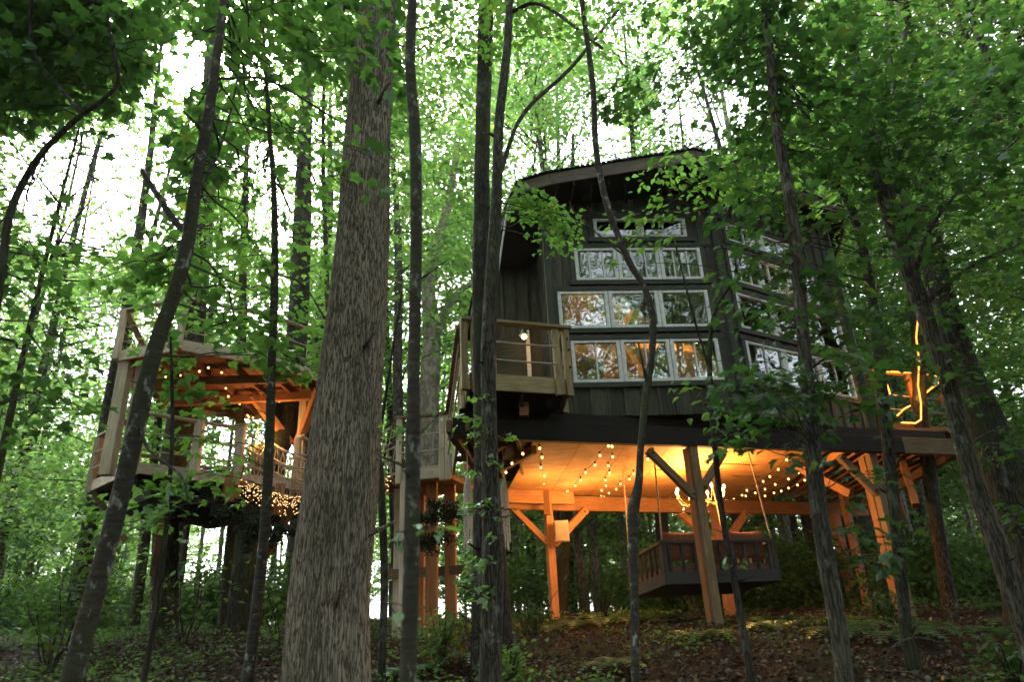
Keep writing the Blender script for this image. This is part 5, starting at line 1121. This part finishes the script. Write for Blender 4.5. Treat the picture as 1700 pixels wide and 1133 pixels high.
for i, (x, y) in enumerate(spot(35, 75, 120, left_gap(0.85))):
    g = gz(x, y); t = thing('tree', (x, y, g), 'x', 'tree', 'trees of the wood behind'); ri = i % 3; fi = random.choice([0, 1, 3, 5]) if x < 2 else random.choice([2, 4, 0])
    _wood.append((t, x, y, 'maple' if FARC[fi][0].materials[0] == M['leaf_far'] else 'oak', (0.16, 0.22, 0.12)[ri], 0, True))
    mt = Matrix.Translation((x, y, g)) @ Matrix.Rotation(random.uniform(0, 6.28), 4, 'Z') @ Matrix.Scale(random.uniform(0.8, 1.05), 4)
    link('trunk', FART[ri], t, mt); tag(link('crown', FARC[fi][0], t, mt), kind='stuff'); link('limbs', FARC[fi][1], t, mt)
# slender far stems seen under the house and the lookout
stems = []
for i in range(58):
    y = random.uniform(19, 42); px_ = random.choice([random.uniform(840, 1340), random.uniform(840, 1340), random.uniform(1380, 1700), random.uniform(840, 1700), random.uniform(-20, 520)]); p = at(px_, 1000, y); x = p[0]
    stems.append((x, y))
    g = gz(x, y); r = random.uniform(0.035, 0.13); H = random.uniform(9, 15); cv = random.uniform(-0.5, 0.5)
    t = thing('sapling', (x, y, g), 'x', 'tree', 'slender stems of the wood behind'); _wood.append((t, x, y, 'stem', r, cv, True))
    link('trunk', trunk_mesh('trunk', [(x, y, g - 0.1, r * 1.2), (x + cv * 0.3, y, g + H * 0.3, r), (x + cv, y, g + H * 0.65, r * 0.8), (x + cv * 1.6, y, g + H, r * 0.3)], M['bark_pale'] if random.random() < 0.65 else M['bark_dark'], 16, 8, 0.05)[0], t)
    P, D, mb = crown_points(x + cv * 0.6, y, g + 0.7, g + H, 1.7, 16, 60, lr=0.5); k = keep(P)
    if k.any(): tag(link('crown', leaf_mesh('crown', P[k], D[k], 0.15 * rng.uniform(0.6, 1.3, k.sum()), 'far', M['leaf_shrub'] if x > -2 and random.random() < 0.7 else M['leaf_far'], 0.3, 0.5), t), kind='stuff')
# crowns over and behind the photographer: shared meshes
def crown_proto(seed, lm):
    st = np.random.get_state(); P, D, mb = crown_points(0, 0, 3.5, 19, 4.4, 44, 290)
    me = leaf_mesh('crown', P, D, 0.15 * rng.uniform(0.6, 1.3, len(P)), 'far', M[lm], 0.3, 0.5); return me, mb.mesh('limbs', M['bark_dark'], True)
protos = [crown_proto(i, 'leaf_shrub') for i in range(3)]
tm = [trunk_mesh('trunk', [(0, 0, -0.2, r * 1.3), (0, 0, 0.5, r), (c0, 0, 7, r * 0.8), (c0 * 1.5, 0, 19, 0.03)], M['bark_grey'], 20, 10)[0] for r, c0 in ((0.16, 0.2), (0.22, -0.3), (0.13, 0.4))]
k = 0
for (x, y) in [(-5.5, -7), (4.5, -7.5), (-12, -4), (10.5, -5), (0, -12), (-7.5, -12), (8, -13), (15, -9), (-16, -9), (-2, -19), (-11, -20), (5, -21), (13, -20), (20, -16), (-20, -18), (0, -30), (10, -31), (-12, -30), (-22, 3), (19, 3), (14, 2.5), (-15, 4.5), (23, 9), (-24, 12), (24, -2), (-12.5, -0.5), (12.5, -1.0), (16.0, 4.6), (13.5, 6.0), (-10.5, 4.0), (1.5, -9.5), (-2, -8), (6, -9.5), (11, -7), (-8, -7.5), (3, -16), (-5, -15), (12, -14)]:
    g = gz(x, y); t = thing('tree', (x, y, g), 'x', 'tree', 'trees of the wood around the clearing'); _wood.append((t, x, y, 'behind', 0.2, 0, False))
    rz = random.uniform(0, 6.28); s = random.uniform(0.85, 1.25); mt = Matrix.Translation((x, y, g)) @ Matrix.Rotation(rz, 4, 'Z') @ Matrix.Scale(s, 4)
    link('trunk', tm[k % 3], t, mt); a, b = protos[k % 3]; tag(link('crown', a, t, mt), kind='stuff'); link('limbs', b, t, mt); k += 1
# labels for the wood: by sort, place and neighbour
_used = {}
for (t, x, y, so, r, lean, inv) in _wood:
    px_, py_, d_ = project(np.array([[x, y, gz(x, y) + 1.0]])); px_ = px_[0]
    if so == 'behind': lab = 'tall tree of the wood standing outside the picture around the viewpoint'
    else:
        zone = ('beyond the left picture edge' if px_ < 0 else 'in the thicket at the left edge' if px_ < 130 else 'left of the leaning maple trunk' if px_ < 200 else 'seen under the left end of the lookout' if px_ < 300 else 'seen between the dark trunks under the lookout' if px_ < 400 else 'seen under the right end of the lookout' if px_ < 500 else
                'hidden behind the thick furrowed trunk' if px_ < 625 else 'seen between the thick trunk and the ivy trunk' if px_ < 780 else 'seen left of the back post under the house' if px_ < 910 else 'seen between the back post and the crooked thin trunk' if px_ < 1050 else
                'seen behind the hanging daybed' if px_ < 1170 else 'seen right of the front post under the house' if px_ < 1300 else 'seen past the lichen-covered trunk' if px_ < 1440 else 'seen right of the outer post' if px_ < 1600 else 'in the dark thicket by the right edge' if px_ < 1700 else 'beyond the right picture edge')
        what = {'maple': 'bright-leaved maple', 'oak': 'dark-leaved oak', 'beech': 'grey-stemmed beech', 'stem': 'slender stem'}[so]
        wd = 'thick ' if r > 0.19 else 'thin ' if r < 0.07 else ''
        far = 'near' if y < 20 else 'mid-distance' if y < 30 else 'far' if y < 42 else 'very far'
        lab = f'{wd}{far} {what} {zone}'
    _used.setdefault(lab, []).append((px_, t))
ORD = ['leftmost', 'second', 'third', 'fourth', 'fifth', 'sixth', 'seventh', 'eighth', 'ninth', 'tenth', 'eleventh', 'twelfth', 'thirteenth', 'fourteenth', 'fifteenth', 'sixteenth', 'seventeenth', 'eighteenth']
for lab, l in _used.items():
    if len(l) > 1 and 'outside the picture' not in lab:
        for i, (p, t) in enumerate(sorted(l, key=lambda q: q[0])): t['label'] = ('rightmost ' if i == len(l) - 1 else ORD[min(i, 17)] + ' ') + lab
    else:
        for p, t in l: t['label'] = lab

# ------------------------------------------------------------------ understory
def shrub(x, y, h, n, size, lm, label, kind='far', group='shrubs of the undergrowth', rad=None):
    g = gz(x, y); rad = rad or h * 0.55; t = thing('shrub', (x, y, g), label, 'shrub', group); mb = MB(); Ps, Ds = [], []
    for i in range(9):
        a = random.uniform(0, 6.28); L = rad * random.uniform(0.3, 1); e = np.array([x + L * math.cos(a), y + L * math.sin(a), g + h * random.uniform(0.45, 1)])
        tw = twig_rows(mb, (x, y, g - 0.05), e, 0.012, 0.004, 0.1, 6, 4); m_ = n // 9
        q = tw[rng.integers(len(tw) // 3, len(tw), m_)] + rng.normal(0, 1, (m_, 3)) * np.array([0.22, 0.22, 0.12]) * max(0.5, h * 0.5); Ps.append(q); Ds.append(rng.normal(0, 1, (m_, 3)) * np.array([1, 1, 0.2]))
    mb.build('stems', M['bark_dark'], t, True); P = np.vstack(Ps); D = np.vstack(Ds); D /= np.linalg.norm(D, axis=1)[:, None]; P[:, 2] = np.maximum(P[:, 2], ground_z(P[:, 0], P[:, 1]) + 0.03)
    k = keep(P); tag(link('foliage', leaf_mesh('foliage', P[k], D[k], size * rng.uniform(0.6, 1.3, k.sum()), kind, M[lm]), t), kind='stuff')
for i, (x, y, h, n, s, lab) in enumerate([(-6.0, 9.4, 1.7, 900, 0.11, 'bright leafy bush under the left of the lookout beside the leaning trunk'), (-4.9, 10.6, 1.3, 600, 0.1, 'bright low bush just left of the slender lichen-spotted trunk'), (-8.6, 9.6, 2.6, 1300, 0.11, 'tall dark bush at the left, below the lookout corner'), (-7.2, 7.0, 1.6, 800, 0.09, 'dark bush at the lower left edge'),
    (-3.1, 9.6, 1.3, 420, 0.12, 'large-leaved plant between the slender trunk and the thick trunk'), (-9.5, 12.5, 3.2, 1500, 0.12, 'tall bush behind the left end of the lookout'), (-1.0, 8.8, 0.8, 500, 0.08, 'low bush at the foot of the landing posts'), (-0.2, 7.6, 0.5, 260, 0.08, 'low leafy sprout left of the ivy trunk foot'),
    (4.3, 6.8, 0.55, 300, 0.08, 'low dark bush right of the front post'), (6.9, 9.6, 0.9, 600, 0.1, 'fern-like bush before the outer right post'), (8.9, 9.2, 1.4, 800, 0.11, 'dark bush in front of the right thicket'), (10.6, 12.5, 2.6, 1300, 0.12, 'tall dark bush beyond the right deck'), (7.5, 15.5, 1.6, 700, 0.11, 'bush growing behind the daybed at the right'), (1.4, 13.2, 0.5, 400, 0.09, 'low ferny bush at the foot of the left back post'),
    (3.6, 15.6, 0.7, 500, 0.09, 'low bush behind the hanging daybed'), (5.3, 10.9, 0.7, 420, 0.09, 'dark low bush between the front post and the outer post'), (0.1, 10.8, 0.8, 500, 0.08, 'dark bush at the foot of the broad-footed trunk')]):
    shrub(x, y, h, n, s, 'leaf_shrub' if -7 < x < 0 else 'leaf_dark', lab, 'beech')
def fern(x, y, label, n=9, L=0.55):
    g = gz(x, y); t = thing('fern', (x, y, g), label, 'fern', 'ferns on the forest floor')
    for i in range(n):
        a = 2 * PI * (i + random.random() * 0.6) / n; d = np.array([math.cos(a), math.sin(a), 0]); s = np.array([-d[1], d[0], 0]); l = L * random.uniform(0.7, 1.15); mb = MB()
        m_ = 13; pts = [np.array([x, y, g]) + d * l * q + np.array([0, 0, l * (0.75 * q - 0.75 * q * q) + 0.02]) for q in np.linspace(0, 1, m_)]
        for j in range(1, m_):
            w = 0.3 * l * math.sin(PI * (0.12 + 0.86 * j / m_)); p = pts[j]; tn = (pts[j] - pts[j - 1]) * 0.42
            for sg in (-1, 1):
                k = len(mb.v); e = p + s * sg * w + d * w * 0.35 + np.array([0, 0, -0.12 * w]); mb.v += [tuple(p - tn), tuple(p + tn), tuple(e)]; mb.f.append((k, k + 1, k + 2))
        mb.build('frond', M['leaf_fern'], t)
WF = ['beside the left back post', 'below the hanging daybed', 'behind the front post', 'before the outer right post', 'near the lichen-covered trunk', 'at the foot of the ivy trunk', 'among the dead leaves in the middle', 'at the lower right']
fl = [(0.9, 12.6), (1.6, 12.9), (0.2, 12.0), (2.0, 13.6), (1.3, 14.0), (3.4, 11.5), (4.2, 12.2), (2.6, 13.2), (5.2, 12.0), (4.7, 10.4), (5.7, 10.6), (6.0, 9.6), (5.0, 9.4), (7.0, 10.8), (7.6, 9.8), (4.4, 8.8), (6.6, 8.4), (-0.6, 9.2), (0.9, 8.2), (2.2, 9.4), (3.3, 9.9), (8.3, 11.2), (-1.4, 8.4), (2.9, 14.6), (7.9, 12.4), (3.9, 9.2)]
lab_n = {}
for (x, y) in fl:
    w = WF[0] if x < 1.7 and y > 12 else WF[1] if 2 <= x < 4.5 and y > 12.5 else WF[2] if x < 4.6 and y > 11 else WF[3] if x > 5 and y > 9.3 else WF[5] if x < 1 else WF[4] if x > 4.2 else WF[6]
    lab_n.setdefault(w, []).append((x, y))
for w, l in lab_n.items():
    for i, (x, y) in enumerate(sorted(l, key=lambda q: q[0] / q[1])):
        fern(x, y, ('green fern ' if len(l) == 1 else ('rightmost' if i == len(l) - 1 else ORD[min(i, 6)]) + ' green fern ') + w)
# far undergrowth: shared bush meshes
def bush_mesh(lm):
    Ps, Ds = [], []
    for i in range(26):
        a = random.uniform(0, 6.28); L = random.uniform(0.2, 1.5); c_ = np.array([L * math.cos(a), L * math.sin(a), random.uniform(0.15, 1.5)]); Ps.append(c_ + rng.normal(0, 1, (70, 3)) * np.array([0.35, 0.35, 0.16])); Ds.append(rng.normal(0, 1, (70, 3)) * np.array([1, 1, 0.2]))
    P = np.vstack(Ps); D = np.vstack(Ds); D /= np.linalg.norm(D, axis=1)[:, None]; P[:, 2] = np.maximum(P[:, 2], 0.02)
    return leaf_mesh('foliage', P, D, 0.14 * rng.uniform(0.6, 1.3, len(P)), 'far', M[lm])
BUSH = [bush_mesh(l) for l in ('leaf_shrub', 'leaf_dark', 'leaf_shrub')]
bs = []
for i in range(95):
    y = random.uniform(18.5, 36); px_ = random.choice([random.uniform(1040, 1720), random.uniform(1040, 1720), random.uniform(760, 1720)]) if i < 66 else random.uniform(-30, 240) if i < 84 else random.uniform(240, 560); x = float(at(px_, 1000, y)[0])
    bs.append((x, y, px_))
bs.sort(key=lambda q: q[2]); zn = {}
for (x, y, px_) in bs:
    z_ = ('at the far left' if px_ < 180 else 'under the lookout' if px_ < 560 else 'left of the back post under the house' if px_ < 910 else 'between back post and crooked trunk' if px_ < 1050 else 'beyond the hanging daybed' if px_ < 1300 else 'right of the daybed' if px_ < 1480 else 'in the dark right-hand thicket')
    d_ = 'distant' if y < 24 else 'far distant' if y < 30 else 'farthest'
    zn.setdefault((d_, z_), []).append((x, y))
for (d_, z_), l in zn.items():
    for i, (x, y) in enumerate(sorted(l, key=lambda q: q[0] / q[1])):
        t = thing('shrub', (x, y, gz(x, y)), (('rightmost ' if i == len(l) - 1 else ORD[min(i, 17)] + ' ') if len(l) > 1 else '') + d_ + ' rounded bush ' + z_, 'shrub', 'far undergrowth bushes')
        mt = Matrix.Translation((x, y, gz(x, y) - 0.05)) @ Matrix.Rotation(random.uniform(0, 6.28), 4, 'Z') @ Matrix.Scale(random.uniform(0.7, 1.25), 4)
        tag(link('foliage', BUSH[i % 3], t, mt), kind='stuff')
# dead leaves and small plants on the floor
n = 80000; y = 3.5 + 22.5 * rng.random(n) ** 1.35 ; x = rng.uniform(-1, 1, n) * (0.85 * y + 1.5); P = np.stack([x, y, ground_z(x, y) + 0.012 + rng.random(n) * 0.03], -1)
near = 0.035 * np.sin(x * 3.1 + np.sin(y * 2.3) * 2) * np.cos(y * 2.7 + x); P[:, 2] += near
D = rng.normal(0, 1, (n, 3)); D[:, 2] = 0; D /= np.linalg.norm(D, axis=1)[:, None]
tag(link('leaf_litter', leaf_mesh('leaf_litter', P, D, rng.uniform(0.03, 0.075, n), 'far', M['litter'], 0.0, 0.6)), 'brown dead leaves covering the forest floor', 'leaf litter', None, 'stuff')
n = 9000; y = rng.uniform(5, 24, n); x = rng.uniform(-1, 1, n) * (0.85 * y + 1.5); cl = np.sin(x * 1.3 + 2) * np.sin(y * 1.1 + x * 0.4) + 0.5 * np.sin(x * 3.3) * np.sin(y * 2.9) + np.clip(-x * 0.12, -0.2, 0.5)
k = cl > 0.15; x, y = x[k], y[k]; m_ = len(x); x = np.repeat(x, 5) + rng.normal(0, 0.06, m_ * 5); y = np.repeat(y, 5) + rng.normal(0, 0.06, m_ * 5)
P = np.stack([x, y, ground_z(x, y) + rng.uniform(0.04, 0.2, len(x))], -1); D = rng.normal(0, 1, (len(x), 3)); D[:, 2] = 0.1
D /= np.linalg.norm(D, axis=1)[:, None]
tag(link('ground_plants', leaf_mesh('ground_plants', P, D, rng.uniform(0.03, 0.075, len(x)), 'beech', M['leaf_shrub'], 0.0, 0.5)), 'small green seedlings and creepers over the forest floor', 'ground cover', None, 'stuff')
# cedar boughs hanging below the lookout and by the landing posts
def cedar(label, pts, n, rad):
    mb = MB(); Ps = []; Ds = []; base = pts[0]
    t = thing('cedar_bough', base, label, 'evergreen bough', 'dark cedar boughs')
    for (x, y, z) in pts:
        for i in range(5):
            a = random.uniform(0, 6.28); e = np.array([x + rad * math.cos(a), y + rad * 0.7 * math.sin(a), z - random.uniform(0, 0.5) * rad]); tw = twig_rows(mb, (x, y, z), e, 0.01, 0.003, 0.1, 5, 4)
            m_ = n // (len(pts) * 5); Ps.append(tw[rng.integers(0, len(tw), m_)] + rng.normal(0, 0.04, (m_, 3))); Ds.append(rng.normal(0, 1, (m_, 3)))
    P = np.vstack(Ps); D = np.vstack(Ds); D /= np.linalg.norm(D, axis=1)[:, None]
    mb.build('twigs', M['bark_dark'], t, True); tag(link('needles', leaf_mesh('needles', P, D, 0.05, 'far', M['cedar_sprig'], 0.3, 0.6), t), kind='stuff')
cedar('dark evergreen bough hanging below the lookout platform left of the slender trunk', [at(400, 850, 12.2), at(440, 865, 12.2), at(360, 850, 12.2), at(470, 880, 12.4), at(420, 890, 12.2)], 5000, 0.5)
cedar('dark evergreen bough draped over the red posts below the landing', [at(700, 860, 11.6), at(730, 890, 11.6), at(750, 850, 11.8), at(690, 900, 11.6), at(720, 840, 11.6)], 2800, 0.4)
# fallen sticks
mb = MB()
for i in range(150):
    y = random.uniform(5, 17); x = random.uniform(-0.8 * y, 0.85 * y); a = random.uniform(0, 6.28); L = random.uniform(0.2, 0.9); e = (x + L * math.cos(a), y + L * math.sin(a)); r_ = random.uniform(0.004, 0.013)
    mb.tube([(x, y, gz(x, y) + 0.03), ((x + e[0]) / 2 + 0.04, (y + e[1]) / 2, gz((x + e[0]) / 2, (y + e[1]) / 2) + 0.06), (e[0], e[1], gz(*e) + 0.03)], [r_, r_ * 0.8, r_ * 0.4], 5, False)
mb.build('fallen_sticks', M['bark_grey'], None, True, label='scattered broken sticks lying among the dead leaves', cat='sticks', kind='stuff')
# a bent dead twig at the lower right
tw = MB(); tw.tube(smooth([at(1468, 1125, 6.4), at(1472, 1090, 6.4), at(1492, 1068, 6.45), at(1522, 1060, 6.5), at(1560, 1068, 6.6), at(1590, 1085, 6.7)], 20), 0.009, 6)
tw.build('fallen_twig', M['bark_grey'], None, True, label='bent bare twig arching over the dead leaves at the lower right', cat='twig')
# ------------------------------------------------------------------ the humid air of the wood
hm, hnt, hout = mat('humid_air'); pv = N(hnt, 'ShaderNodeVolumePrincipled'); pv.inputs['Density'].default_value = 0.0004; pv.inputs['Color'].default_value = (0.93, 0.97, 0.92, 1)
pv.inputs['Anisotropy'].default_value = 0.35; hnt.links.new(pv.outputs[0], hout.inputs['Volume'])
mb = MB(); mb.box((-100, -50, -6), (100, 110, 34)); tag(mb.build('haze', hm), kind='stuff')
